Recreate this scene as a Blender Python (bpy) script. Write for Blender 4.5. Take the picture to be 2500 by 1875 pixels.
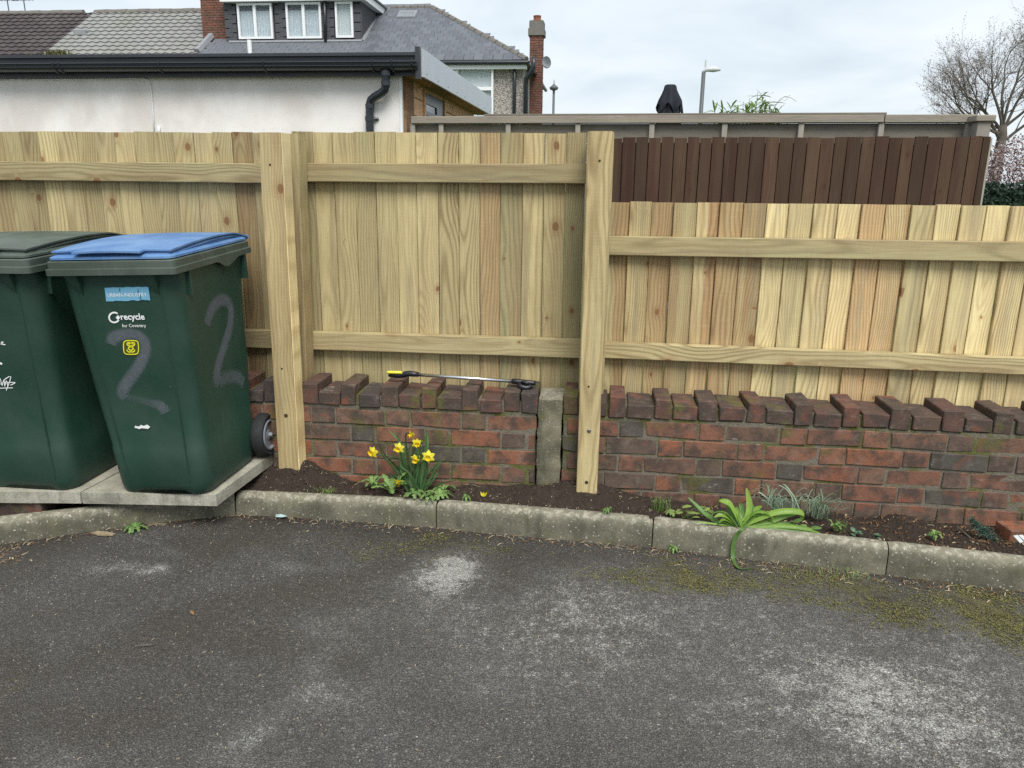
import bpy, bmesh, math, random
from math import sin, cos, pi, radians, sqrt, exp
from mathutils import Vector, Matrix, noise

for o in list(bpy.data.objects): bpy.data.objects.remove(o)
SC = bpy.context.scene
COL = SC.collection

# ------------------------------------------------------------------ camera
F_PX, PITCH, ROLL, YAW, CAM_H = 1883.74, 0.254713, -0.011376, 0.114149, 1.45
_fw = Vector((-sin(YAW)*cos(PITCH), cos(YAW)*cos(PITCH), -sin(PITCH)))
_rt = Vector((cos(YAW), sin(YAW), 0))
_dn = _fw.cross(_rt)
IX = cos(ROLL)*_rt + sin(ROLL)*_dn
IY = -sin(ROLL)*_rt + cos(ROLL)*_dn
CAM = Vector((0, 0, CAM_H))
cam = bpy.data.cameras.new('camera'); camo = bpy.data.objects.new('camera', cam); COL.objects.link(camo)
cam.sensor_fit = 'HORIZONTAL'; cam.sensor_width = 36; cam.lens = 36*F_PX/2500
cam.clip_start = 0.05; cam.clip_end = 2000
m = Matrix.Identity(4)
for i in range(3):
    m[i][0] = IX[i]; m[i][1] = -IY[i]; m[i][2] = -_fw[i]; m[i][3] = CAM[i]
camo.matrix_world = m
SC.camera = camo
SC.render.resolution_x, SC.render.resolution_y = 1024, 768

# ------------------------------------------------------------------ world, sun, exposure
SUN_EL, SUN_AZ = radians(54), radians(158)      # azimuth from +Y clockwise: behind the camera, a little right
SC.view_settings.view_transform = 'Standard'; SC.view_settings.look = 'None'
SC.view_settings.gamma = 1; SC.view_settings.use_curve_mapping = False
SC.view_settings.exposure = 1.26
SC.cycles.use_denoising = False
SC.cycles.max_bounces = 6; SC.cycles.diffuse_bounces = 3; SC.cycles.glossy_bounces = 2; SC.cycles.transparent_max_bounces = 8
W = bpy.data.worlds.new('World'); SC.world = W; W.use_nodes = True
wt = W.node_tree; wt.nodes.clear()
def wn(t, **k):
    n = wt.nodes.new(t)
    for a, b in k.items(): setattr(n, a, b)
    return n
sky = wn('ShaderNodeTexSky', sky_type='NISHITA', sun_disc=False, sun_elevation=SUN_EL, sun_rotation=SUN_AZ)
sky.air_density = 1.0; sky.dust_density = 2.0
geo = wn('ShaderNodeTexCoord')
sep = wn('ShaderNodeSeparateXYZ'); wt.links.new(geo.outputs['Generated'], sep.inputs[0])
def wm(op, a, b=None):
    n = wn('ShaderNodeMath', operation=op)
    for i, v in enumerate((a, b)):
        if v is None: continue
        if isinstance(v, (int, float)): n.inputs[i].default_value = v
        else: wt.links.new(v, n.inputs[i])
    return n.outputs[0]
den = wm('ADD', wm('MAXIMUM', sep.outputs[2], 0.0), 0.16)
cmb = wn('ShaderNodeCombineXYZ')
wt.links.new(wm('DIVIDE', sep.outputs[0], den), cmb.inputs[0])
wt.links.new(wm('DIVIDE', sep.outputs[1], den), cmb.inputs[1])
cn = wn('ShaderNodeTexNoise'); cn.inputs['Scale'].default_value = 1.15; cn.inputs['Detail'].default_value = 6; cn.inputs['Roughness'].default_value = 0.52
cn.inputs['Distortion'].default_value = 0.35
wt.links.new(cmb.outputs[0], cn.inputs['Vector'])
cr = wn('ShaderNodeValToRGB'); wt.links.new(cn.outputs['Fac'], cr.inputs[0])
cr.color_ramp.elements[0].position = 0.30; cr.color_ramp.elements[0].color = (2.85, 3.22, 3.55, 1)
cr.color_ramp.elements[1].position = 0.68; cr.color_ramp.elements[1].color = (4.0, 4.24, 4.38, 1)
e = cr.color_ramp.elements.new(0.47); e.color = (3.4, 3.74, 4.0, 1)
mx = wn('ShaderNodeMix', data_type='RGBA'); mx.inputs[0].default_value = 0.93
wt.links.new(sky.outputs[0], mx.inputs[6]); wt.links.new(cr.outputs[0], mx.inputs[7])
bg = wn('ShaderNodeBackground'); bg.inputs[1].default_value = 0.1
wt.links.new(mx.outputs[2], bg.inputs[0])
wo = wn('ShaderNodeOutputWorld'); wt.links.new(bg.outputs[0], wo.inputs[0])

sl = bpy.data.lights.new('sun', 'SUN'); sl.energy = 1.5; sl.angle = radians(30); sl.color = (1.0, 0.965, 0.91)
so = bpy.data.objects.new('sun', sl); COL.objects.link(so)
sd = Vector((sin(SUN_AZ)*cos(SUN_EL), cos(SUN_AZ)*cos(SUN_EL), sin(SUN_EL)))
so.rotation_euler = sd.to_track_quat('Z', 'Y').to_euler()
so.location = sd*30

# ------------------------------------------------------------------ pixel -> place on a real plane
def ray(px, py): return IX*((px-1250)/F_PX) + IY*((py-937.5)/F_PX) + _fw
def onY(px, py, y): d = ray(px, py); return CAM + d*(y/d.y)
def onZ(px, py, z): d = ray(px, py); return CAM + d*((z-CAM_H)/d.z)
def onP(px, py, p0, n): d = ray(px, py); return CAM + d*((p0-CAM).dot(n)/d.dot(n))
def z8(x, y): return 1440+x*.4792, 900+y*.4792
def z7(x, y): return 1440+x*.4792, 450+y*.4792
def z2(x, y): return 830+x*.2396, 880+y*.2396
def c4(x, y): return x*.4821, 550+y*.4821
def h2(x, y): return 550+x*.3843, y*.3843
def clamp(x, a=0., b=1.): return max(a, min(b, x))
def sm(a, b, x): t = clamp((x-a)/(b-a)); return t*t*(3-2*t)
def lerp(a, b, t): return a+(b-a)*t
RND = random.Random(7)
def U(a, b): return RND.uniform(a, b)
def nz(x, y, z=0.): return noise.noise(Vector((x, y, z)))

# ------------------------------------------------------------------ objects
def tag(o, label=None, cat=None, group=None, kind=None):
    if label: o['label'] = label
    if cat: o['category'] = cat
    if group: o['group'] = group
    if kind: o['kind'] = kind
    return o
def thing(name, label, cat, loc=(0, 0, 0), group=None, rot=(0, 0, 0)):
    o = bpy.data.objects.new(name, None); COL.objects.link(o)
    o.location = loc; o.rotation_euler = rot; o.empty_display_size = .1
    return tag(o, label, cat, group)
def link(name, me, parent=None, loc=(0, 0, 0), rot=(0, 0, 0), color=None):
    o = bpy.data.objects.new(name, me); COL.objects.link(o)
    o.location = loc; o.rotation_euler = rot; o.parent = parent
    if color: o.color = color
    return o

class MB:
    def __init__(s): s.v = []; s.f = []; s.uv = None
    def add(s, vs, fs):
        b = len(s.v); s.v += [tuple(p) for p in vs]; s.f += [tuple(i+b for i in f) for f in fs]; return s
    def box(s, a, b):
        (x0, y0, z0), (x1, y1, z1) = a, b
        return s.add([(x0,y0,z0),(x1,y0,z0),(x1,y1,z0),(x0,y1,z0),(x0,y0,z1),(x1,y0,z1),(x1,y1,z1),(x0,y1,z1)],
                     [(0,3,2,1),(4,5,6,7),(0,1,5,4),(1,2,6,5),(2,3,7,6),(3,0,4,7)])
    def quad(s, a, b, c, d): return s.add([a, b, c, d], [(0, 1, 2, 3)])
    def extr(s, prof, d0, d1):       # closed profile of 3D points, offset d0 to d1 (vectors)
        n = len(prof); A = [Vector(p)+Vector(d0) for p in prof]; B = [Vector(p)+Vector(d1) for p in prof]
        return s.add(A+B, [tuple(range(n))[::-1], tuple(range(n, 2*n))]+[(i, (i+1) % n, n+(i+1) % n, n+i) for i in range(n)])
    def tube(s, pts, r, n=6, cap=True):
        pts = [Vector(p) for p in pts]; k = len(pts)
        rs = r if isinstance(r, (list, tuple)) else [r]*k
        ref = None; vs = []
        for i, p in enumerate(pts):
            t = (pts[min(i+1, k-1)]-pts[max(i-1, 0)])
            if t.length < 1e-9: t = Vector((0, 0, 1))
            t.normalize()
            if ref is None: ref = Vector((1, 0, 0)) if abs(t.x) < .9 else Vector((0, 1, 0))
            u = (ref-t*ref.dot(t)).normalized(); w = t.cross(u); ref = u
            vs += [p+(u*cos(2*pi*j/n)+w*sin(2*pi*j/n))*rs[i] for j in range(n)]
        fs = [(i*n+j, i*n+(j+1) % n, (i+1)*n+(j+1) % n, (i+1)*n+j) for i in range(k-1) for j in range(n)]
        if cap: fs += [tuple(range(n))[::-1], tuple(range((k-1)*n, k*n))]
        return s.add(vs, fs)
    def lathe(s, prof, c=(0, 0, 0), axis='z', n=24, close=False):   # prof: (r, h)
        c = Vector(c); vs = []
        for r, h in prof:
            for j in range(n):
                a = 2*pi*j/n; x, y = r*cos(a), r*sin(a)
                vs.append(c+Vector({'z': (x, y, h), 'x': (h, x, y), 'y': (x, h, y)}[axis]))
        k = len(prof)
        fs = [(i*n+j, i*n+(j+1) % n, (i+1)*n+(j+1) % n, (i+1)*n+j) for i in range(k-1) for j in range(n)]
        if close: fs += [((k-1)*n+j, (k-1)*n+(j+1) % n, (j+1) % n, j) for j in range(n)]
        else: fs += [tuple(range(n))[::-1], tuple(range((k-1)*n, k*n))]
        return s.add(vs, fs)
    def loft(s, rings, cap0=True, cap1=True):
        n = len(rings[0]); vs = [p for r in rings for p in r]; k = len(rings)
        fs = [(i*n+j, i*n+(j+1) % n, (i+1)*n+(j+1) % n, (i+1)*n+j) for i in range(k-1) for j in range(n)]
        if cap0: fs.append(tuple(range(n))[::-1])
        if cap1: fs.append(tuple(range((k-1)*n, k*n)))
        return s.add(vs, fs)
    def strip(s, pts, ws, side, fold=0., up=None, bend=0.):       # leaf blade: three verts across
        pts = [Vector(p) for p in pts]; k = len(pts); vs = []
        for i, p in enumerate(pts):
            t = (pts[min(i+1, k-1)]-pts[max(i-1, 0)]).normalized()
            sd = Vector(side); sd = (sd-t*sd.dot(t)).normalized(); nn = sd.cross(t)
            vs += [p-sd*ws[i]+nn*fold*ws[i], p, p+sd*ws[i]+nn*fold*ws[i]]
        fs = []
        for i in range(k-1):
            a = 3*i; fs += [(a, a+1, a+4, a+3), (a+1, a+2, a+5, a+4)]
        return s.add(vs, fs)
    def mesh(s, name, mat, origin=(0, 0, 0), smooth=False, uvs=None):
        me = bpy.data.meshes.new(name); O = Vector(origin)
        me.from_pydata([tuple(Vector(p)-O) for p in s.v], [], s.f)
        if uvs:
            ul = me.uv_layers.new(name='UVMap')
            for l in me.loops: ul.data[l.index].uv = uvs[l.vertex_index]
        if mat: me.materials.append(mat)
        if smooth: me.polygons.foreach_set('use_smooth', [True]*len(me.polygons))
        me.update(); return me
    def obj(s, name, mat, parent=None, origin=None, smooth=False, color=None, uvs=None):
        org = origin if origin is not None else (parent_org(parent) if parent else (0, 0, 0))
        return link(name, s.mesh(name, mat, org, smooth, uvs), parent, color=color)
def parent_org(p):
    o = Vector(p.location)
    while p.parent: p = p.parent; o += Vector(p.location)
    return o
def bevel_mesh(me, w, seg=1):
    bm = bmesh.new(); bm.from_mesh(me)
    bmesh.ops.bevel(bm, geom=bm.edges[:], offset=w, segments=seg, affect='EDGES', profile=.6)
    bmesh.ops.recalc_face_normals(bm, faces=bm.faces[:])
    bm.to_mesh(me); bm.free(); return me
def fixn(me):
    bm = bmesh.new(); bm.from_mesh(me); bmesh.ops.recalc_face_normals(bm, faces=bm.faces[:]); bm.to_mesh(me); bm.free(); return me
def sharp(me, ang=35):
    me.polygons.foreach_set('use_smooth', [True]*len(me.polygons))
    me.set_sharp_from_angle(angle=radians(ang)); return me

# ------------------------------------------------------------------ node shorthand
class NT:
    def __init__(s, name, rough=.8, spec=.3):
        s.m = bpy.data.materials.new(name); s.m.use_nodes = True; s.t = s.m.node_tree; s.t.nodes.clear()
        s.out = s.N('ShaderNodeOutputMaterial'); s.b = s.N('ShaderNodeBsdfPrincipled')
        s.L(s.b.outputs[0], s.out.inputs[0]); s.set(rough=rough, spec=spec)
    def N(s, t, **k):
        n = s.t.nodes.new(t)
        for a, b in k.items(): setattr(n, a, b)
        return n
    def L(s, a, b): s.t.links.new(a, b)
    def put(s, sock, v):
        if v is None: return
        if isinstance(v, bpy.types.NodeSocket): s.L(v, sock)
        elif isinstance(v, (int, float)):
            if sock.type in ('RGBA',): sock.default_value = (v, v, v, 1)
            elif sock.type == 'VECTOR': sock.default_value = (v, v, v)
            else: sock.default_value = v
        else:
            v = tuple(v); sock.default_value = v+(1,) if sock.type == 'RGBA' and len(v) == 3 else v
    def set(s, col=None, rough=None, spec=None, metal=None, alpha=None, normal=None, sheen=None, trans=None, sub=None):
        for k, v in (('Base Color', col), ('Roughness', rough), ('Specular IOR Level', spec), ('Metallic', metal), ('Alpha', alpha), ('Normal', normal), ('Transmission Weight', trans)):
            s.put(s.b.inputs[k], v)
        return s
    def math(s, op, a, b=None, c=None, cl=False):
        n = s.N('ShaderNodeMath', operation=op, use_clamp=cl)
        for i, v in enumerate((a, b, c)): s.put(n.inputs[i], v)
        return n.outputs[0]
    def vm(s, op, a, b=None):
        n = s.N('ShaderNodeVectorMath', operation=op); s.put(n.inputs[0], a)
        if b is not None: s.put(n.inputs[3] if op == 'SCALE' else n.inputs[1], b)
        return n.outputs[1] if op in ('LENGTH', 'DOT_PRODUCT', 'DISTANCE') else n.outputs[0]
    def mix(s, f, a, b, mode='MIX'):
        n = s.N('ShaderNodeMix', data_type='RGBA', blend_type=mode); s.put(n.inputs[0], f); s.put(n.inputs[6], a); s.put(n.inputs[7], b); return n.outputs[2]
    def ramp(s, f, stops, interp='LINEAR'):
        n = s.N('ShaderNodeValToRGB'); s.put(n.inputs[0], f); r = n.color_ramp; r.interpolation = interp
        for i, (p, c) in enumerate(stops):
            el = r.elements[i] if i < 2 else r.elements.new(p)
            el.position = p; c = (c, c, c) if isinstance(c, (int, float)) else c; el.color = tuple(c)+(1,)
        return n.outputs[0]
    def step(s, f, a, b):
        n = s.N('ShaderNodeMapRange', interpolation_type='SMOOTHSTEP'); s.put(n.inputs[0], f); n.inputs[1].default_value = a; n.inputs[2].default_value = b; return n.outputs[0]
    def noise(s, v, sc=5, det=4, ro=.55, dist=0, col=False):
        n = s.N('ShaderNodeTexNoise'); s.put(n.inputs['Vector'], v); s.put(n.inputs['Scale'], sc); n.inputs['Detail'].default_value = det
        n.inputs['Roughness'].default_value = ro; n.inputs['Distortion'].default_value = dist
        return n.outputs['Color'] if col else n.outputs['Fac']
    def vor(s, v, sc=5, feat='F1', rnd=1):
        n = s.N('ShaderNodeTexVoronoi', feature=feat); s.put(n.inputs['Vector'], v); s.put(n.inputs['Scale'], sc); n.inputs['Randomness'].default_value = rnd; return n
    def co(s, k='Object'): return s.N('ShaderNodeTexCoord').outputs[k]
    def pos(s): return s.N('ShaderNodeNewGeometry').outputs['Position']
    def info(s): return s.N('ShaderNodeObjectInfo')
    def attr(s, name): return s.N('ShaderNodeAttribute', attribute_name=name)
    def sep(s, v): n = s.N('ShaderNodeSeparateXYZ'); s.put(n.inputs[0], v); return n.outputs
    def comb(s, x, y, z): n = s.N('ShaderNodeCombineXYZ'); s.put(n.inputs[0], x); s.put(n.inputs[1], y); s.put(n.inputs[2], z); return n.outputs[0]
    def bump(s, h, st=.3, d=.01, nrm=None):
        n = s.N('ShaderNodeBump'); s.put(n.inputs['Strength'], st); s.put(n.inputs['Distance'], d); s.put(n.inputs['Height'], h)
        if nrm: s.put(n.inputs['Normal'], nrm)
        return n.outputs[0]

# ================================================================== materials
def wood(name, axis='z', sap=(.65,.54,.285), late=(.315,.23,.10), heart=(.49,.305,.15), olive=(.36,.33,.175), knot=.34, ring=1., stain=None, rough=.72):
    t = NT(name, rough, .25); oi = t.info(); c = t.co('Object'); r = oi.outputs['Random']
    x, y, z = t.sep(c)[0:3]
    if axis == 'x': x, z = z, x
    oc = t.N('ShaderNodeSeparateColor'); t.L(oi.outputs['Color'], oc.inputs[0])
    heartA, val, oliveA = oc.outputs[0], oc.outputs[1], oc.outputs[2]
    X = t.math('ADD', x, t.math('MULTIPLY', r, 17.3)); Z = t.math('ADD', z, t.math('MULTIPLY', r, 41.7))
    # knots: a random point per cell, only some cells
    kv = t.comb(t.math('MULTIPLY', X, 7.), 0., t.math('MULTIPLY', Z, 3.2))
    vo = t.vor(kv, 1.); vo.voronoi_dimensions = '3D'
    dv = t.vm('SUBTRACT', kv, vo.outputs['Position'])
    kd = t.vm('LENGTH', t.vm('MULTIPLY', dv, (1/7., 0., 1/4.6)))
    kr = t.sep(vo.outputs['Color'])[0]
    krad = t.math('MULTIPLY', t.math('MAXIMUM', t.math('SUBTRACT', kr, 1-knot), 0.), .0155/knot)
    on = t.math('GREATER_THAN', krad, .0022)
    near = t.math('MULTIPLY', t.math('EXPONENT', t.math('MULTIPLY', t.math('DIVIDE', kd, .022), -1.)), on)
    kk = t.math('DIVIDE', kd, t.math('MAXIMUM', krad, .001))
    kmask = t.math('MULTIPLY', t.step(kk, 1.15, .75), on)
    halo = t.math('MULTIPLY', t.step(kk, 3.2, 1.), on)
    # growth rings
    lo = t.noise(t.comb(t.math('MULTIPLY', X, 2.), r, t.math('MULTIPLY', Z, 1.1)), 1., 3, .5)
    cx = t.math('ADD', x, t.math('MULTIPLY', t.math('SUBTRACT', lo, .5), .16))
    cx = t.math('ADD', cx, t.math('MULTIPLY', t.math('SUBTRACT', r, .5), .06))
    dd = t.noise(t.comb(3.1, r, t.math('MULTIPLY', Z, .75)), 1., 2, .5)
    rad = t.math('SQRT', t.math('ADD', t.math('MULTIPLY', cx, cx), t.math('POWER', t.math('MULTIPLY', t.math('SUBTRACT', dd, .28), .16), 2.)))
    rad = t.math('ADD', rad, t.math('MULTIPLY', near, .014))
    wob = t.noise(t.comb(t.math('MULTIPLY', X, 30.), r, t.math('MULTIPLY', Z, 3.)), 1., 3, .6)
    r2 = t.math('FRACT', t.math('MULTIPLY', r, 7.31)); r3 = t.math('FRACT', t.math('MULTIPLY', r, 23.7))
    ph = t.math('ADD', t.math('MULTIPLY', rad, t.math('MULTIPLY_ADD', r2, 620.*ring, 330.*ring)), t.math('MULTIPLY', wob, 3.2))
    rg = t.math('MULTIPLY_ADD', t.math('SINE', ph), .5, .5)
    rg = t.math('POWER', rg, 2.2)
    fib = t.noise(t.comb(t.math('MULTIPLY', X, 420.), t.math('MULTIPLY', y, 90.), t.math('MULTIPLY', Z, 7.)), 1., 3, .6)
    saw = t.noise(t.comb(t.math('MULTIPLY', X, 9.), 0., t.math('MULTIPLY', Z, 190.)), 1., 2, .6)
    blot = t.noise(t.comb(t.math('MULTIPLY', X, 9.), 0., t.math('MULTIPLY', Z, 1.6)), 1., 4, .6)
    col = t.mix(t.math('MULTIPLY', rg, t.math('MULTIPLY', t.math('MULTIPLY_ADD', lo, 1.2, -.05), t.math('MULTIPLY', t.math('MULTIPLY_ADD', wob, .8, .55), t.math('MULTIPLY_ADD', r3, 1.1, .45))), cl=True), sap, late)
    hw = t.noise(t.comb(t.math('MULTIPLY', X, 13.), r, t.math('MULTIPLY', Z, .5)), 1., 2, .5)
    hm = t.math('MULTIPLY', t.step(t.math('MULTIPLY_ADD', heartA, .16, hw), .50, .66), heartA, cl=True)
    col = t.mix(hm, col, t.mix(rg, heart, tuple(v*.62 for v in heart)))
    ol = t.math('MULTIPLY', t.step(blot, .30, .72), oliveA, cl=True)
    gs = t.noise(t.comb(t.math('MULTIPLY', X, 22.), 4.7, t.math('MULTIPLY', Z, .8)), 1., 3, .55)
    col = t.mix(t.math('MULTIPLY', t.step(gs, .52, .70), .5), col, (.30,.25,.165))
    col = t.mix(ol, col, t.mix(rg, olive, tuple(v*.7 for v in olive)))
    col = t.mix(t.math('MULTIPLY', t.step(blot, .62, .4), .22), col, (.20,.15,.085))
    col = t.mix(t.math('MULTIPLY', t.step(fib, .42, .72), .45), col, (.20,.145,.07))
    col = t.mix(t.math('MULTIPLY', t.step(saw, .5, .8), .16), col, (.68,.56,.34))
    col = t.mix(t.math('MULTIPLY', halo, .38), col, (.27,.15,.065))
    kin = t.math('MULTIPLY_ADD', t.math('SINE', t.math('MULTIPLY', kd, 2600.)), .5, .5)
    col = t.mix(t.math('MULTIPLY', kmask, .85), col, t.mix(kin, (.16,.07,.03), (.27,.14,.06)))
    if stain:
        col = t.mix(t.math('MULTIPLY', t.step(blot, .75, .35), stain[1]) if len(stain) > 2 else stain[1], col, t.mix(t.math('MULTIPLY', fib, 1.), stain[0], tuple(v*.45 for v in stain[0])))
    vv = t.math('MULTIPLY', t.math('MULTIPLY_ADD', t.math('SUBTRACT', blot, .5), .5, 1.), val)
    col = t.mix(1., col, t.comb(vv, vv, vv), 'MULTIPLY')
    h = t.math('ADD', t.math('MULTIPLY', fib, .5), t.math('ADD', t.math('MULTIPLY', rg, .35), t.math('MULTIPLY', saw, .4)))
    h = t.math('SUBTRACT', h, t.math('MULTIPLY', kmask, .6))
    t.set(col=col, normal=t.bump(h, .35, .0022)); return t.m
M_WOODV = wood('new_wood_upright', 'z')
M_WOODH = wood('new_wood_rail', 'x', sap=(.53,.44,.24), late=(.29,.22,.105), knot=.36, ring=.7)
M_POST = wood('new_wood_post', 'z', sap=(.60,.49,.255), late=(.38,.285,.135), knot=.26, ring=.6)
M_GREYW = wood('weathered_grey_wood', 'x', stain=((.27,.245,.225), .86), knot=.3)
M_GREYV = wood('weathered_grey_batten', 'z', stain=((.36,.335,.31), .88), knot=.3)
M_BROWNW = wood('brown_stained_wood', 'z', stain=((.064,.027,.020), .93), heart=(.2,.08,.04), knot=.3)
M_CLAD = wood('cladding_wood', 'x', sap=(.86,.53,.31), late=(.72,.40,.21), heart=(.55,.22,.08), olive=(.5,.26,.12), knot=.2)

def brick_mat(name, speck=1., moss=.5):
    t = NT(name, .88, .25); oi = t.info(); c = t.co('Object'); r = oi.outputs['Random']
    p = t.vm('ADD', c, t.comb(t.math('MULTIPLY', r, 37.), t.math('MULTIPLY', r, 11.), t.math('MULTIPLY', r, 71.)))
    base = oi.outputs['Color']
    n1 = t.noise(p, 14., 4, .6); n2 = t.noise(p, 70., 4, .65); n3 = t.noise(p, 260., 3, .6)
    col = t.mix(t.math('MULTIPLY', t.step(n1, .38, .66), .88), base, (.062,.050,.042))
    bl = t.noise(t.vm('ADD', p, (5., 3., 1.)), 9., 2, .5)
    col = t.mix(t.math('MULTIPLY', t.step(bl, .58, .76), .6), col, (.27,.088,.047))
    col = t.mix(t.math('MULTIPLY', t.step(n2, .55, .78), .6*speck), col, (.045,.036,.032))
    col = t.mix(t.math('MULTIPLY', t.step(n3, .60, .78), .45), col, (.33,.25,.19))
    dust = t.noise(t.vm('ADD', p, (2., 7., 9.)), 22., 5, .7)
    col = t.mix(t.math('MULTIPLY', t.step(dust, .50, .76), .5), col, (.22,.185,.15))
    ms = t.noise(t.vm('MULTIPLY', t.pos(), (1., 1., 1.2)), 5.5, 5, .68)
    col = t.mix(t.math('MULTIPLY', t.step(ms, .53, .70), moss), col, t.mix(n2, (.07,.075,.022), (.17,.165,.04)))
    ef = t.noise(t.vm('MULTIPLY', t.vm('ADD', t.pos(), (3., 0., 1.)), (1., 1., 2.2)), 9., 6, .75)
    col = t.mix(t.math('MULTIPLY', t.step(ef, .62, .72), .55), col, (.46,.43,.38))
    h = t.math('ADD', t.math('MULTIPLY', n2, .6), t.math('MULTIPLY', n3, .5))
    t.set(col=col, normal=t.bump(h, .8, .005)); return t.m
M_BRICK = brick_mat('old_brick', 1., .62)
M_CAPB = brick_mat('old_cap_brick', .8, .8)
M_CHIMB = brick_mat('chimney_brick', .4, .0)

def mortar_mat():
    t = NT('mossy_mortar', .95, .1); p = t.pos(); n = t.noise(p, 60., 5, .7); g = t.noise(p, 7., 4, .6)
    col = t.mix(n, (.085,.075,.058), (.27,.245,.19)); col = t.mix(t.math('MULTIPLY', t.step(g, .45, .62), .85), col, t.mix(n, (.05,.06,.014), (.16,.165,.04)))
    t.set(col=col, normal=t.bump(t.noise(p, 130., 5, .7), .9, .006)); return t.m
M_MORTAR = mortar_mat()

def concrete_mat(name, a=(.22,.21,.165), b=(.40,.385,.31), lich=.5, moss=.3, dark=.5):
    t = NT(name, .93, .15); oi = t.info(); r = oi.outputs['Random']; p = t.vm('ADD', t.pos(), t.comb(t.math('MULTIPLY', r, 9.), 0., t.math('MULTIPLY', r, 5.)))
    n1 = t.noise(p, 8., 5, .65); n2 = t.noise(p, 90., 4, .7); n3 = t.noise(p, 320., 3, .6)
    col = t.mix(t.step(n1, .3, .7), a, b)
    col = t.mix(t.math('MULTIPLY', t.step(n2, .48, .75), .55), col, (.11,.105,.08))
    col = t.mix(t.math('MULTIPLY', t.step(n3, .58, .72), .4), col, (.5,.48,.42))
    dk = t.noise(t.vm('MULTIPLY', p, (1.6, 1., .45)), 7., 6, .7)
    col = t.mix(t.math('MULTIPLY', t.step(dk, .46, .66), dark), col, (.075,.075,.055))
    v = t.vor(t.vm('ADD', p, t.vm('SCALE', t.noise(p, 90., 3, .6, col=True), .022)), 95.)
    sp = t.math('MULTIPLY', t.step(v.outputs['Distance'], .38, .12), t.step(t.sep(v.outputs['Color'])[0], .70, .85))
    col = t.mix(t.math('MULTIPLY', sp, lich), col, (.58,.56,.47))
    g = t.noise(p, 6.5, 4, .65); col = t.mix(t.math('MULTIPLY', t.step(g, .55, .72), moss), col, (.16,.16,.055))
    up = t.sep(t.N('ShaderNodeNewGeometry').outputs['Normal'])[2]
    crust = t.math('MULTIPLY', t.step(up, .15, .8), t.step(t.noise(p, 42., 5, .7), .46, .62))
    col = t.mix(t.math('MULTIPLY', t.step(up, .35, .9), t.math('MULTIPLY_ADD', n2, .4, .05)), col, (.38,.355,.27))
    col = t.mix(t.math('MULTIPLY', crust, .55*lich), col, (.55,.53,.44))
    t.set(col=col, normal=t.bump(t.math('ADD', n2, t.math('MULTIPLY', n3, .6)), .55, .004)); return t.m
M_KERB = concrete_mat('kerb_concrete', (.092,.086,.062), (.19,.178,.13), .75, .35, .7)
M_SLAB = concrete_mat('slab_concrete', (.27,.26,.215), (.44,.425,.355), .25, .2, .4)
M_STUMP = concrete_mat('stump_concrete', (.105,.098,.066), (.225,.208,.145), .5, .9, .75)

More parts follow.
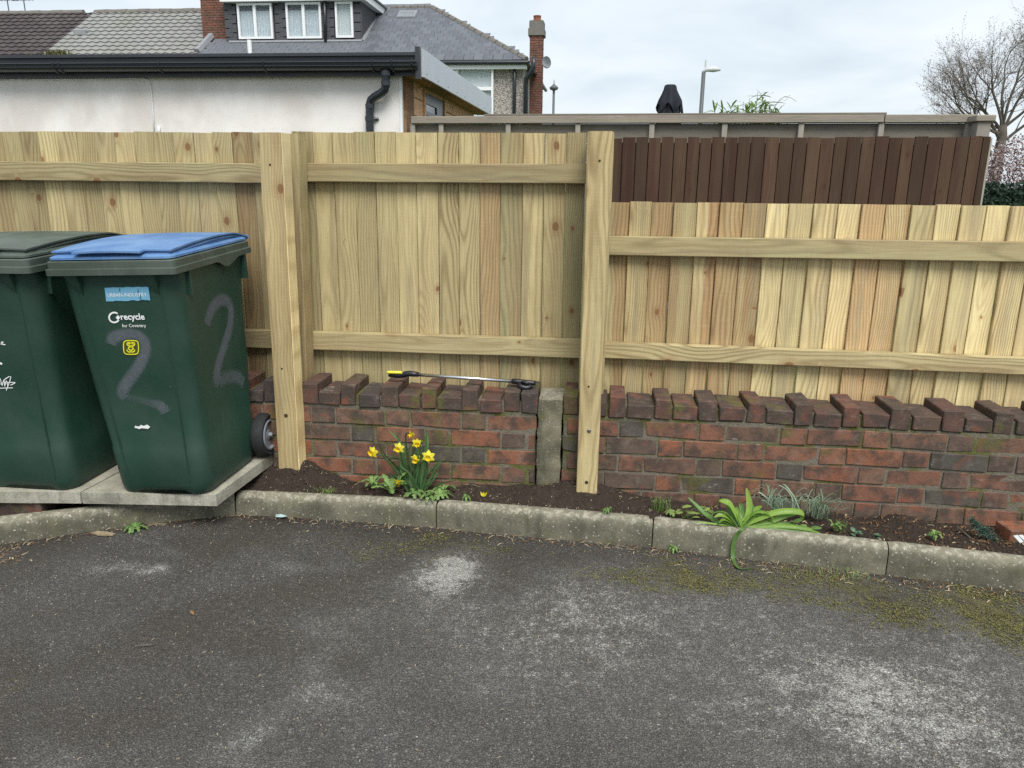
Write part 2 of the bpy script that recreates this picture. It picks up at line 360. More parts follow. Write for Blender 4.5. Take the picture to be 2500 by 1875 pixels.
def asphalt_mat():
    t = NT('tarmac', .92, .3); p = t.pos()
    a = t.attr('stain'); sx = t.sep(a.outputs['Vector']); dust, moss, damp = sx[0], sx[1], sx[2]
    pd = t.vm('ADD', p, t.vm('SCALE', t.noise(p, 45., 2, .5, col=True), .012))
    v1 = t.vor(pd, 170.); v2 = t.vor(t.vm('ADD', pd, (3., 1., 0.)), 100.); ve = t.vor(pd, 125., 'DISTANCE_TO_EDGE')
    rc = t.sep(v1.outputs['Color']); rc2 = t.sep(v2.outputs['Color'])
    n1 = t.noise(p, 3., 5, .6); n2 = t.noise(p, 28., 5, .7); n3 = t.noise(p, 190., 4, .7)
    col = t.mix(t.math('POWER', rc[0], 1.4), (.088,.084,.077), (.172,.166,.155))
    col = t.mix(t.math('MULTIPLY', t.step(rc2[0], .86, .97), .4), col, (.15,.145,.135))
    col = t.mix(t.math('MULTIPLY', t.step(rc[1], .968, .985), .8), col, (.34,.33,.30))
    col = t.mix(t.math('MULTIPLY', t.step(n1, .40, .66), .45), col, (.09,.08,.064))
    col = t.mix(t.math('MULTIPLY', t.step(n2, .55, .75), .4), col, (.12,.115,.10))
    big = t.noise(t.vm('ADD', p, (1.7, 4.2, 0.)), 1.3, 5, .6)
    col = t.mix(t.math('MULTIPLY', t.step(big, .36, .62), .5), col, t.mix(1., col, (.62,.55,.46), 'MULTIPLY'))
    col = t.mix(t.math('MULTIPLY', t.step(big, .54, .74), .30), col, (.145,.142,.135))
    # dried white residue, caught on the stones
    n4 = t.noise(p, 75., 5, .75)
    fine = t.math('ADD', t.math('MULTIPLY', t.math('SUBTRACT', n4, .5), 1.5), t.math('ADD', t.math('MULTIPLY', t.math('SUBTRACT', n3, .5), 2.2), t.math('MULTIPLY', t.math('SUBTRACT', rc[2], .5), .8)))
    fine = t.math('ADD', fine, t.math('MULTIPLY', t.math('SUBTRACT', n2, .5), 2.6))
    mid = t.noise(t.vm('ADD', p, (0., 7., 0.)), 11., 6, .72)
    fine = t.math('ADD', fine, t.math('MULTIPLY', t.math('SUBTRACT', mid, .5), 2.4))
    dn = t.math('ADD', t.math('MULTIPLY', dust, 1.1), t.math('MULTIPLY', fine, .9))
    col = t.mix(t.math('MULTIPLY', t.step(dust, 0., .7), t.math('MULTIPLY_ADD', mid, .7, .02)), col, t.mix(t.math('POWER', rc[0], 1.3), (.16,.157,.147), (.32,.315,.295)))
    col = t.mix(t.math('MULTIPLY', t.math('MULTIPLY', t.step(dn, .80, 2.1), t.step(dust, .05, .4)), .85), col, t.mix(rc[0], (.40,.395,.365), (.74,.725,.68)))
    # moss / algae
    mn = t.math('MULTIPLY', t.step(moss, .05, .5), t.math('ADD', t.math('MULTIPLY', moss, .95), t.math('MULTIPLY', fine, .75)))
    mc = t.mix(t.step(t.noise(p, 17., 4, .65), .35, .65), (.050,.040,.020), (.165,.15,.045))
    mc = t.mix(t.math('MULTIPLY', t.step(n3, .45, .65), .7), mc, (.21,.19,.10))
    col = t.mix(t.math('MULTIPLY', t.step(mn, .40, 1.45), .85), col, mc)
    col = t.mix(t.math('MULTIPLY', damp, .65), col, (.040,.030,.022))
    h = t.math('ADD', t.math('MULTIPLY', t.step(ve.outputs['Distance'], 0., .22), .8), t.math('MULTIPLY', rc[0], .7))
    h = t.math('ADD', h, t.math('MULTIPLY', n3, .7))
    t.set(col=col, normal=t.bump(h, 1., .0065)); return t.m
M_ASPH = asphalt_mat()

def soil_mat():
    t = NT('dark_soil', .97, .1); p = t.pos(); n1 = t.noise(p, 12., 5, .65); n2 = t.noise(p, 120., 5, .7); n3 = t.noise(p, 420., 2, .6)
    col = t.mix(n2, (.020,.015,.012), (.080,.061,.048)); col = t.mix(t.math('MULTIPLY', t.step(n1, .5, .7), .5), col, (.10,.078,.06))
    col = t.mix(t.math('MULTIPLY', t.step(n3, .70, .78), .8), col, (.30,.25,.19))
    t.set(col=col, normal=t.bump(n2, 1., .012)); return t.m
M_SOIL = soil_mat()

def plain(name, col, rough=.6, spec=.4, metal=0., var=.25, sc=30., bump=0., dirt=None):
    t = NT(name, rough, spec); p = t.co('Object'); n = t.noise(p, sc, 4, .6); oi = t.info()
    c = t.mix(t.math('MULTIPLY', n, 1.), tuple(v*(1-var) for v in col), tuple(min(1, v*(1+var)) for v in col))
    if dirt: c = t.mix(t.math('MULTIPLY', t.step(t.noise(p, sc*.25, 5, .65), .48, .72), dirt[1]), c, dirt[0])
    t.set(col=c, metal=metal)
    if bump: t.set(normal=t.bump(t.noise(p, sc*4, 4, .6), bump, .004))
    return t.m

def bin_mat(name, col, fade, fa=.35, rough=.42):
    t = NT(name, rough, .45); p = t.co('Object'); n = t.noise(p, 5., 4, .6); f = t.noise(p, 60., 4, .7)
    s1 = t.noise(t.vm('MULTIPLY', t.vm('ADD', p, t.vm('SCALE', t.noise(p, 6., 2, .5, col=True), .05)), (30., 30., 160.)), 1., 3, .6)
    s2 = t.noise(t.vm('MULTIPLY', t.vm('ADD', p, (4., 1., 2.)), (140., 140., 25.)), 1., 3, .6)
    c = t.mix(t.math('MULTIPLY', t.step(n, .35, .7), fa), col, fade)
    c = t.mix(t.math('MULTIPLY', t.step(f, .5, .8), .18), c, fade)
    gr = t.noise(t.vm('MULTIPLY', p, (14., 14., 2.2)), 1., 5, .7)
    c = t.mix(t.math('MULTIPLY', t.step(gr, .52, .75), .22), c, fade)
    spots = t.step(t.noise(p, 9., 3, .6), .48, .62)
    sc = t.math('MAXIMUM', t.step(s1, .70, .78), t.step(s2, .72, .80))
    c = t.mix(t.math('MULTIPLY', t.math('MULTIPLY', sc, spots), .55), c, (.24,.29,.27))
    t.set(col=c, rough=t.math('MULTIPLY_ADD', n, .25, rough-.1), normal=t.bump(t.noise(p, 420., 2, .5), .06, .002)); return t.m
M_BING = bin_mat('green_bin_plastic', (.013,.046,.031), (.045,.075,.058), .3)
M_BINLIP = bin_mat('faded_green_plastic', (.045,.062,.046), (.11,.135,.115), .55, .5)
M_BINLID = bin_mat('green_lid_plastic', (.050,.072,.055), (.125,.15,.13), .6, .5)
M_BLUE = bin_mat('blue_lid_plastic', (.072,.18,.40), (.195,.325,.51), .6, .45)
M_RUBBER = plain('black_rubber', (.022,.023,.025), .75, .3, var=.3, dirt=((.10,.10,.10), .35))
M_HUB = plain('grey_wheel_hub', (.24,.26,.29), .5, .4, dirt=((.08,.08,.08), .5))
M_BLACK = plain('black_plastic', (.012,.013,.015), .35, .5)
M_YELLOW = plain('yellow_plastic', (.75,.66,.05), .4, .5, var=.1)
M_ALU = plain('aluminium_tube', (.72,.73,.75), .28, .5, 1., .05)
M_WHITE = plain('white_print', (.80,.82,.82), .6, .3, var=.05)
M_STICKB = plain('faded_blue_sticker', (.17,.42,.60), .6, .3, var=.25, sc=40., dirt=((.05,.09,.1), .35))
M_YSTICK = plain('yellow_print', (.70,.68,.03), .5, .4, var=.1)
M_DKSTICK = plain('dark_olive_print', (.06,.065,.02), .5, .4)
M_SCREW = plain('bolt_metal', (.22,.20,.17), .45, .5, .8)
M_HOLE = plain('dark_hole', (.06,.042,.028), .9, .1)

def spray_mat():
    t = NT('grey_spray_paint', .6, .3); uv = t.N('ShaderNodeUVMap').outputs[0]; s = t.sep(uv); p = t.co('Object')
    d = t.math('ABSOLUTE', t.math('SUBTRACT', s[0], .5))
    n = t.noise(p, 55., 4, .7); n2 = t.noise(p, 400., 2, .6)
    a = t.step(t.math('ADD', d, t.math('MULTIPLY', t.math('SUBTRACT', n, .5), .22)), .52, .18)
    a = t.math('MULTIPLY', a, t.math('MULTIPLY', s[1], t.math('MULTIPLY_ADD', n, .5, .2)))
    st = t.noise(t.vm('MULTIPLY', p, (90., 90., 6.)), 1., 3, .7)
    a = t.math('MULTIPLY', a, t.math('SUBTRACT', 1., t.math('MULTIPLY', t.step(st, .66, .74), .8)))
    t.set(col=t.mix(n2, (.165,.175,.21), (.21,.22,.255)), alpha=a); return t.m
M_SPRAY = spray_mat()

def leafm(name, a, b, rough=.5, trans=.25):
    t = NT(name, rough, .35); oi = t.info(); p = t.pos(); n = t.noise(p, 40., 3, .6); n2 = t.noise(p, 9., 2, .5)
    f = t.math('ADD', t.math('MULTIPLY', n, .5), t.math('ADD', t.math('MULTIPLY', oi.outputs['Random'], .35), t.math('MULTIPLY', n2, .3)))
    c = t.mix(t.step(f, .25, .85), a, b); t.set(col=c)
    tr = t.N('ShaderNodeBsdfTranslucent'); t.L(c, tr.inputs[0]); ms = t.N('ShaderNodeMixShader'); ms.inputs[0].default_value = trans
    t.L(t.b.outputs[0], ms.inputs[1]); t.L(tr.outputs[0], ms.inputs[2]); t.L(ms.outputs[0], t.out.inputs[0]); return t.m
M_DAFL = leafm('daffodil_leaf', (.035,.085,.028), (.10,.20,.07))
M_STRAP = leafm('strap_leaf', (.11,.24,.035), (.27,.42,.07), .4, .35)
M_STRAPD = leafm('strap_leaf_dark', (.065,.145,.04), (.14,.26,.06), .4)
M_BLUEG = leafm('blue_green_blade', (.16,.25,.16), (.38,.50,.36), .6)
M_BROAD = leafm('broad_leaf', (.11,.17,.04), (.27,.34,.10), .55)
M_WEED = leafm('weed_leaf', (.085,.17,.045), (.23,.36,.11), .55)
M_IVY = leafm('dark_leaf', (.035,.085,.045), (.12,.22,.13), .45)
M_CONIF = leafm('conifer_spray', (.04,.085,.065), (.11,.20,.15), .6)
M_PETAL = leafm('daffodil_petal', (.88,.74,.03), (.95,.88,.10), .5, .3)
M_TRUMP = leafm('daffodil_trumpet', (.80,.50,.01), (.88,.64,.02), .5, .2)
M_GRASS = leafm('grass_blade', (.11,.20,.04), (.30,.42,.13), .6)
M_MOSS = leafm('moss_tuft', (.075,.068,.026), (.20,.195,.065), .9, .1)
M_STRAW = leafm('dry_straw', (.20,.15,.085), (.46,.38,.25), .8, .1)
M_DEADL = leafm('dead_leaf', (.10,.05,.025), (.30,.17,.08), .7, .15)
M_BARK = plain('bark', (.125,.108,.09), .9, .2, var=.4, sc=12.)
M_TWIG = plain('twig_bark', (.15,.125,.105), .9, .2, var=.3, sc=6.)
M_BLOSS = leafm('pale_blossom', (.42,.30,.31), (.72,.62,.61), .8, .3)
M_BLOSSD = leafm('plum_leaf', (.09,.045,.045), (.20,.12,.11), .8, .2)
M_HEDGE = leafm('dark_hedge', (.012,.03,.02), (.045,.08,.05), .6, .1)
M_BAMB = leafm('bamboo_leaf', (.10,.19,.03), (.30,.40,.10), .5, .3)
M_CRUMB = plain('soil_crumb', (.050,.038,.030), .95, .1, var=.7, sc=60.)
M_GRIT = plain('pale_grit', (.42,.40,.36), .9, .2, var=.5, sc=25.)
M_GRITD = plain('grey_grit', (.16,.155,.145), .9, .2, var=.5, sc=25.)

def render_wall():
    t = NT('painted_render', .92, .15); p = t.co('Object'); n = t.noise(p, 1.1, 5, .6); n2 = t.noise(t.vm('MULTIPLY', p, (1., 1., .35)), 3.2, 5, .65); n3 = t.noise(p, 60., 3, .6)
    c = t.mix(t.step(n, .40, .62), (.84,.81,.785), (.68,.635,.60)); c = t.mix(t.math('MULTIPLY', t.step(n2, .50, .72), .5), c, (.86,.86,.85))
    c = t.mix(t.math('MULTIPLY', t.step(n3, .6, .8), .12), c, (.3,.27,.24))
    t.set(col=c, normal=t.bump(n3, .2, .004)); return t.m
M_RENDER = render_wall()
def pebble():
    t = NT('pebbledash', .95, .15); p = t.co('Object'); v = t.vor(p, 38.); r = t.sep(v.outputs['Color'])
    c = t.ramp(r[0], [(0., (.16,.14,.12)), (.45, (.33,.295,.265)), (1., (.56,.53,.49))])
    t.set(col=c, normal=t.bump(v.outputs['Distance'], .8, .02)); return t.m
M_PEB = pebble()
M_FASC = plain('dark_fascia', (.030,.036,.044), .42, .45, var=.2, sc=5., dirt=((.06,.055,.045), .3))
M_GUT = plain('black_gutter', (.020,.025,.032), .32, .5, var=.2, sc=6.)
M_METAL = plain('galvanised_trim', (.50,.53,.56), .45, .5, .55, .12, 6.)
M_UPVC = plain('white_upvc', (.78,.80,.81), .4, .4, var=.04)
M_LEAD = plain('lead_flashing', (.24,.25,.265), .6, .4, var=.25, sc=12.)
M_FELT = plain('roof_felt', (.13,.125,.12), .9, .2, var=.3, sc=8.)
def slatem():
    t = NT('slate', .55, .4); r = t.info().outputs['Random']; p = t.co('Object'); n = t.noise(t.vm('ADD', p, t.comb(t.math('MULTIPLY', r, 30.), 0., 0.)), 6., 4, .6)
    c = t.mix(r, (.085,.092,.108), (.125,.134,.155)); c = t.mix(t.math('MULTIPLY', t.step(n, .45, .75), .5), c, (.17,.18,.19)); t.set(col=c); return t.m
M_SLATE = slatem()
M_HANG = plain('hanging_tile', (.075,.078,.085), .7, .3, var=.3, sc=4.)
M_TILEG = plain('grey_roof_tile', (.25,.25,.24), .9, .2, var=.25, sc=2.5, dirt=((.19,.20,.15), .5))
M_TILEP = plain('purple_roof_tile', (.072,.060,.062), .85, .2, var=.35, sc=3.5, dirt=((.16,.15,.14), .3))
M_RIDGE = plain('ridge_tile', (.17,.16,.145), .9, .2, var=.3, sc=6.)
M_DISH = plain('dish_grey', (.42,.44,.47), .5, .4, var=.05)
M_LAMPM = plain('lamp_metal', (.10,.105,.11), .5, .4)
M_LAMPH = plain('lamp_head', (.55,.57,.58), .5, .4)
M_PARA = plain('dark_canvas', (.022,.025,.032), .85, .2, var=.4, sc=12., bump=.3)
M_INSIDE = plain('dark_interior', (.03,.03,.032), .9, .1)
def glassm(name, col=(.30,.36,.40)):
    t = NT(name, .06, .5); t.set(col=col, spec=.8); t.b.inputs['Alpha'].default_value = .14; return t.m
M_GLASS = glassm('window_glass')
M_GLASSD = glassm('dark_window_glass', (.02,.025,.03)); M_GLASSD.node_tree.nodes['Principled BSDF'].inputs['Alpha'].default_value = .9
def lace():
    t = NT('net_curtain', .9, .1); p = t.co('Object'); w = t.math('SINE', t.math('MULTIPLY', t.sep(p)[0], 60.)); n = t.noise(t.vm('MULTIPLY', p, (1., 1., .7)), 9., 3, .6); v = t.vor(p, 14.)
    c = t.mix(t.math('MULTIPLY_ADD', w, .15, .3), (.62,.70,.74), (.36,.46,.52)); c = t.mix(t.math('MULTIPLY', t.step(v.outputs['Distance'], .5, .2), t.step(n, .4, .6)), c, (.74,.80,.82)); t.set(col=c); return t.m
M_LACE = lace()
def grass_ground():
    t = NT('lawn', .95, .1); p = t.pos(); n = t.noise(p, 3., 5, .65); t.set(col=t.mix(n, (.035,.06,.018), (.10,.14,.045))); return t.m
M_LAWN = grass_ground()

# ================================================================== ground
KERB_F = [Vector((-3.35, 2.13)), Vector((-2.42, 2.58)), Vector((-1.548, 2.962)), Vector((-.667, 3.010)), Vector((.249, 2.962)), Vector((1.135, 2.852)), Vector((2.04, 2.735)), Vector((2.95, 2.62))]
KERB_T = [.10, .112, .128, .118, .118, .12, .12, .12]      # top heights at the joints
def kerb_y(x):
    for a, b in zip(KERB_F, KERB_F[1:]):
        if a.x <= x <= b.x: return lerp(a.y, b.y, (x-a.x)/(b.x-a.x))
    return KERB_F[0].y if x < KERB_F[0].x else KERB_F[-1].y
def zg(x, y): return .032*sm(-.35, -1.5, x)*sm(2.1, 2.95, y)*sm(-2.9, -1.9, x) + .004*nz(x*1.3, y*1.3, 3)

DUST = [(1090,1395,58,38,2.3),(1150,1370,60,40,.8),(1060,1440,120,60,.5),(1500,1500,260,90,.5),(1390,1470,110,50,.5),(1480,1390,80,40,.4),(1700,1560,500,160,.28),(2080,1690,170,90,.85),(2180,1760,260,110,.5),(2400,1680,160,140,.35),(2450,1800,300,160,.4),
        (1350,1600,200,90,.38),(1250,1700,300,150,.26),(800,1540,80,50,.6),(770,1655,70,35,.75),(820,1700,70,35,.5),(585,1820,100,70,.62),(640,1800,60,60,.5),(130,1850,90,40,.6),(290,1403,75,9,1.1),(345,1402,40,9,.9),(710,1392,60,12,.6),(760,1390,60,10,.4),(1790,1730,110,25,.6),(2330,1560,120,60,.3),(1900,1850,300,90,.22),(1180,1530,140,60,.35),(930,1500,240,120,.14),(420,1365,40,14,.6),(700,1700,60,30,.35),(2000,1480,300,80,.22)]
MOSS = [(960,1345,130,28,1.1),(1140,1325,80,24,1.2),(560,1330,170,45,.42),(700,1320,120,40,.45),(1500,1395,90,26,.95),(1560,1420,90,24,.9),(1690,1400,70,36,1.15),(1740,1428,110,26,.95),(1900,1400,150,34,.85),(1990,1450,160,34,.85),(2150,1470,150,50,.95),(2240,1500,110,40,.85),(2420,1480,90,90,1.3),(2460,1540,90,60,.9),(2330,1450,90,30,.7),(40,1685,70,60,.75),(270,1640,70,70,.42),(260,1560,60,30,.3),(430,1535,60,30,.3),(1150,1660,70,60,.45),(1290,1580,80,60,.35),(2050,1800,110,60,.4),(1060,1530,90,50,.25),(1790,1590,120,40,.3),(1330,1350,200,40,.5)]
DAMP = [(820,1290,420,22,.55),(250,1345,280,22,.35),(1350,1345,260,45,.4),(1250,1400,200,60,.25),(700,1250,260,26,.5),(30,1360,80,30,.5),(2230,1430,60,30,.6),(2190,1500,60,50,.5)]
def patches(L, amp=1.):
    out = []
    for px, py, rx, ry, s in L:
        c = onZ(px, py, 0); ex = onZ(px+rx, py, 0)-c; ey = onZ(px, py-ry, 0)-c
        out.append((c.x, c.y, ex.length, ey.length, s*amp))
    return out
PD, PM, PW = patches(DUST, .8), patches(MOSS, .62), patches(DAMP)
def patchsum(L, x, y, j):
    s = 0
    wx = x+.10*nz(x*5, y*5, j)+.04*nz(x*17, y*17, j); wy = y+.10*nz(x*5, y*5, j+9)+.04*nz(x*17, y*17, j+9)
    for cx, cy, rx, ry, a in L:
        d = ((wx-cx)/rx)**2+((wy-cy)/ry)**2
        if d < 9: s += a*exp(-d*.9)
    return s
def axis(parts):
    out = []
    for a, b, n in parts: out += [a+(b-a)*i/n for i in range(n)]
    return out+[parts[-1][1]]
gx = axis([(-250,-20,6),(-20,-4,8),(-4,-2.7,10),(-2.7,2.3,210),(2.3,4,10),(4,20,8),(20,250,6)])
gy = axis([(-120,-10,6),(-10,0,8),(0,1.3,6),(1.3,3.2,100),(3.2,3.5,2)])
b = MB(); st = []
for y in gy:
    for x in gx:
        b.v.append((x, y, zg(x, y) if abs(x) < 4 else 0))
        if -2.8 < x < 2.4 and 1.2 < y < 3.3:
            mo = patchsum(PM, x, y, 5); ky = kerb_y(x)-y
            if x > -.1: mo += .25*exp(-((ky-.10)/.10)**2)*(0.35+1.2*nz(x*4, y*6, 2)+.4*sm(0, 1.5, x))
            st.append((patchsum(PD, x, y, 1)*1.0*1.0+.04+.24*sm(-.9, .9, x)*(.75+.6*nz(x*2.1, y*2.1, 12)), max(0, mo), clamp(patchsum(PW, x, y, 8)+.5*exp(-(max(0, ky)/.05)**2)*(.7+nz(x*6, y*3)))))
        else: st.append((.1, .1, 0))
nx = len(gx)
b.f = [(j*nx+i, j*nx+i+1, (j+1)*nx+i+1, (j+1)*nx+i) for j in range(len(gy)-1) for i in range(nx-1)]
me = b.mesh('driveway', M_ASPH, smooth=True)
at = me.attributes.new('stain', 'FLOAT_VECTOR', 'POINT'); at.data.foreach_set('vector', [v for s in st for v in s])
drive = link('driveway', me); tag(drive, 'worn dark tarmac driveway with white residue and moss', 'driveway', kind='structure')

b = MB(); b.quad((-250, 3.45, .05), (250, 3.45, .05), (250, 400, .05), (-250, 400, .05))
tag(b.obj('garden_ground', M_LAWN), 'garden ground behind the fences', 'ground', kind='structure')

# soil bed between kerb and wall
def soil_z(x, y):
    ky = kerb_y(x)+.065; t = clamp((y-ky)/max(.05, 3.22-ky))
    z = lerp(.110, .098, t)
    z += .012*sm(-1.2, -1.0, x)*sm(1.0, .5, t)*0
    z += .115*exp(-((x+1.36)/.17)**2)*sm(.05, .75, t)           # heap at the left post
    z += .075*exp(-((x+.05)/.22)**2)*sm(.1, .8, t)*1.0           # heap at the right post
    z += .03*exp(-((x+.45)/.25)**2)*t
    z -= .03*sm(.3, .9, x)*t
    z += .03*exp(-((x-.98)/.12)**2)*sm(.2, .8, t)
    z += .03*exp(-((x-1.3)/.10)**2)*sm(.2, .7, t)
    z += .007*nz(x*14, y*14, 1)+.005*nz(x*40, y*40, 2)+.0035*nz(x*90, y*90, 4)
    return z
sx = axis([(-3.3,-1.75,20),(-1.75,2.2,320),(2.2,2.9,8)]); b = MB(); NR = 24
for j in range(NR+1):
    for x in sx:
        y0 = kerb_y(x)+.03; y = lerp(y0, 3.26, j/NR); b.v.append((x, y, soil_z(x, y)-(.05 if x < -1.58 else 0)))
nx = len(sx); b.f = [(j*nx+i, j*nx+i+1, (j+1)*nx+i+1, (j+1)*nx+i) for j in range(NR) for i in range(nx-1)]
tag(b.obj('soil_bed', M_SOIL, smooth=True), 'dark soil bed along the brick wall', 'soil', kind='structure')

# ------------------------------------------------------------------ kerb stones
KLAB = ['concrete kerb stone running off the left edge below the bins', 'pale slanted concrete kerb stone under the paving slabs', 'concrete kerb stone in front of the left post and daffodils',
        'concrete kerb stone with the right timber post behind it', 'lichen spotted kerb stone with the strap leaf draped over it', 'concrete kerb stone beside the blue green conifer sprig', 'last concrete kerb stone, wholly past the right photo edge']
def kerb_stone(i):
    A, B = KERB_F[i], KERB_F[i+1]; d = (B-A); L = d.length; d.normalize(); n = Vector((-d.y, d.x))   # n points back (towards wall)
    if n.y < 0: n = -n
    za, zb = KERB_T[i], KERB_T[i+1]; wd = .066
    base = (A+B)/2; root = Vector((base.x, base.y, 0))
    prof = [(0, -.08), (0, .55), (.0015, .72), (.007, .86), (.018, .955), (.032, 1.), (.05, 1.), (.06, .985), (.066, .93), (.066, -.08)]
    mb = MB(); K = 30; rings = []
    rr = random.Random(i*7+1)
    for k in range(K+1):
        u = lerp(.002, L-.002, k/K); zt = lerp(za, zb, k/K); ring = []
        g0 = zg(*(A+d*u))
        for q, (w, h) in enumerate(prof):
            e = .0022*nz(u*9, w*60, i)+.0016*nz(u*31, w*90, i+3)
            if q in (3, 4, 5) and nz(u*14, 5.5, i) > .38: e += .006
            if k in (0, K): e += .002
            hh = -.08 if h < 0 else zt*h-(.004 if k in (0, K) and h > .5 else 0)
            p = A+d*u+n*(w+e); ring.append((p.x, p.y, hh-abs(e)*.4))
        rings.append(ring)
    mb.loft(rings)
    me = mb.mesh('kerb_stone', M_KERB, root); fixn(me); sharp(me, 50)
    o = link('kerb_stone', me, loc=root); tag(o, KLAB[i], 'kerb', 'kerb stones edging the drive'); return o
for i in range(7): kerb_stone(i)

# ------------------------------------------------------------------ brick walls
WY = 3.225; WT = .212
COURSE = .0805; BED0 = .466
def brick_variants(name, w, h, dpt, mat, n=5, bev=.003, ch=.003):
    out = []
    for k in range(n):
        me = MB().box((-w/2, 0, -h/2), (w/2, dpt, h/2)).mesh(name, mat); rr = random.Random(k*13+int(w*1e4))
        for v in me.vertices:
            v.co += Vector((rr.uniform(-ch, ch), rr.uniform(-ch, ch), rr.uniform(-ch, ch)))
        for vi in range(8):
            if rr.random() < .22: v = me.vertices[vi]; v.co += Vector((-math.copysign(rr.uniform(.002, .007), v.co.x), 0, -math.copysign(rr.uniform(.002, .006), v.co.z)))
        bevel_mesh(me, bev); out.append(me)
    return out
BV = {}
def brick(parent, x0, x1, z0, z1, y, dpt, mat, color, kind, bev=.003):
    w, h = x1-x0, z1-z0; key = (kind, round(w/.006), round(h/.004), round(dpt/.01))
    if key not in BV: BV[key] = (brick_variants('brick', w, h, dpt, mat, 6, bev), w, h)
    ms, w0, h0 = BV[key]
    o = link('brick', RND.choice(ms), parent, Vector(((x0+x1)/2, y+U(-.0025, .0025), (z0+z1)/2))-parent.location, (U(-.008, .008), U(-.008, .008), U(-.008, .008)), color)
    return o
REDS = [(.215,.098,.064,1), (.195,.094,.063,1), (.23,.108,.068,1), (.175,.094,.065,1), (.155,.094,.066,1), (.185,.104,.07,1), (.25,.104,.060,1)]
DARK = [(.115,.082,.064,1), (.098,.088,.071,1), (.125,.084,.066,1), (.09,.082,.07,1)]
CAPC = [(.115,.062,.048,1), (.085,.058,.048,1), (.145,.068,.050,1), (.10,.066,.050,1), (.065,.052,.050,1)]
def bcol(pd=.32): return RND.choice(DARK) if RND.random() < pd else RND.choice(REDS)
# wall right of the stump
XR0 = onY(1374, 1050, WY).x; XR1 = 2.55
wr = thing('brick_wall', 'mossy low brick wall under the lower right fence, toothed brick capping', 'brick wall', (1.2, WY+WT/2, 0))
JT = .009; S = .2185; Hd = .1025; PER = .3375
def flemish(parent, xa, xb, anchor_s, rows, pd):
    for r in rows:
        zt = BED0-COURSE*r-.005; zb = zt-COURSE+.0095
        s0 = anchor_s if r % 2 == 0 else anchor_s-PER/2
        k0 = int((xa-s0)/PER)-2; x = s0+k0*PER; isS = True
        while x < xb:
            w = S if isS else Hd
            a, c = max(x, xa), min(x+w, xb)
            if c-a > .025: brick(parent, a, c, zb+U(-.0015, .0015), zt+U(-.0015, .0015), WY, .06, M_BRICK, bcol(pd if isS else pd+.12), 'w')
            x += w+JT if isS else PER-S-JT; isS = not isS
flemish(wr, XR0, XR1, onY(*z8(285, 315), WY).x, range(0, 6), .30)
b = MB(); b.box((XR0+.004, WY+.0045, -.1), (XR1, WY+WT-.01, .4745)); b.obj('mortar', M_MORTAR, wr)
def caprow(parent, items, zt_tall, zt_low, z0):
    for a, c, tall in items:
        zt = (zt_tall if tall else zt_low)+U(-.003, .003); dy = U(-.004, .003)
        brick(parent, a, c, z0+U(0, .003), zt, WY-.004+dy, WT+U(-.004, .002), M_CAPB, RND.choice(CAPC), 'capT' if tall else 'capL', .0038)
items = []
for a, c in ((100,180),(325,415),(550,650),(800,890),(1040,1130),(1285,1380),(1530,1630),(1790,1900),(2055,2155)):
    yy = 145+.105*a*0+ (a-100)*.03
    items.append((onY(*z8(a, 205+(a-100)*.048), WY).x, onY(*z8(c, 205+(a-100)*.048), WY).x, True))
for a, c in ((190,320),(425,548),(657,792),(898,1035),(1140,1278),(1387,1525),(1640,1785),(1905,2048),(2166,2305)):
    items.append((onY(*z8(a, 225+(a-100)*.048), WY).x, onY(*z8(c, 225+(a-100)*.048), WY).x, False))
items.append((XR0, XR0+.066, True)); items.append((XR0+.074, items[0][0]-.009, False))
x = onY(*z8(2305, 300), WY).x
while x < XR1-.2:
    items.append((x+.008, x+.073, True)); items.append((x+.081, x+.181, False)); x += .181
caprow(wr, items, .5655, .5375, .4735)
b = MB(); b.box((XR0+.004, WY+.012, .4755), (XR1, WY+WT-.012, .527)); b.obj('cap_mortar', M_MORTAR, wr)

# wall left of the stump
XL1 = onY(1309, 1050, WY).x; XL0 = -3.2
wl = thing('brick_wall', 'low brick wall behind the daffodils and bins, toothed brick capping', 'brick wall', (-1.5, WY+WT/2, 0))
aS = onY(*z2(1568, 630), WY).x
for r in range(6):
    zt = BED0-COURSE*r-.005; zb = zt-COURSE+.0095
    x = XL1; seq = ['S', 'H'] if r % 2 == 0 else ['C', 'H', 'S']; k = 0; idx = 0
    if r % 2 == 0: order = lambda i: 'S' if i % 2 == 0 else 'H'
    else: order = lambda i: 'C' if i == 0 else ('H' if i % 2 == 1 else 'S')
    while x > -2.1:
        w = {'S': S-.003, 'H': Hd, 'C': .034}[order(idx)]
        brick(wl, x-w, x, zb+U(-.0015, .0015), zt+U(-.0015, .0015), WY, .06, M_BRICK, bcol(.18 if order(idx) == 'S' else .34), 'w'); x -= w+JT+.004; idx += 1
b = MB(); b.box((XL0, WY+.0045, -.1), (XL1-.003, WY+WT-.01, .4745)); b.obj('mortar', M_MORTAR, wl)
items = []
for a, c, tl in ((15,165,1),(185,415,0),(425,595,1),(600,825,0),(830,990,1),(1000,1240,0),(1245,1405,1),(1420,1655,0),(1668,1833,1),(1845,2010,1)):
    items.append((onY(*z2(a, 400), WY).x, onY(*z2(c, 400), WY).x, bool(tl)))
for a, c, tl in ((739,775,1),(779,830,0),(645,671,1),(609,643,0)):
    items.append((onY(a, 960, WY).x, onY(c, 960, WY).x, bool(tl)))
a = onY(609, 960, WY).x; b2 = onY(675, 960, WY).x
items.append((b2+.008, b2+.098, False))
x = a
while x > -2.2: items.append((x-.074, x-.009, True)); items.append((x-.181, x-.083, False)); x -= .181
caprow(wl, items, .5735, .534, .4735)
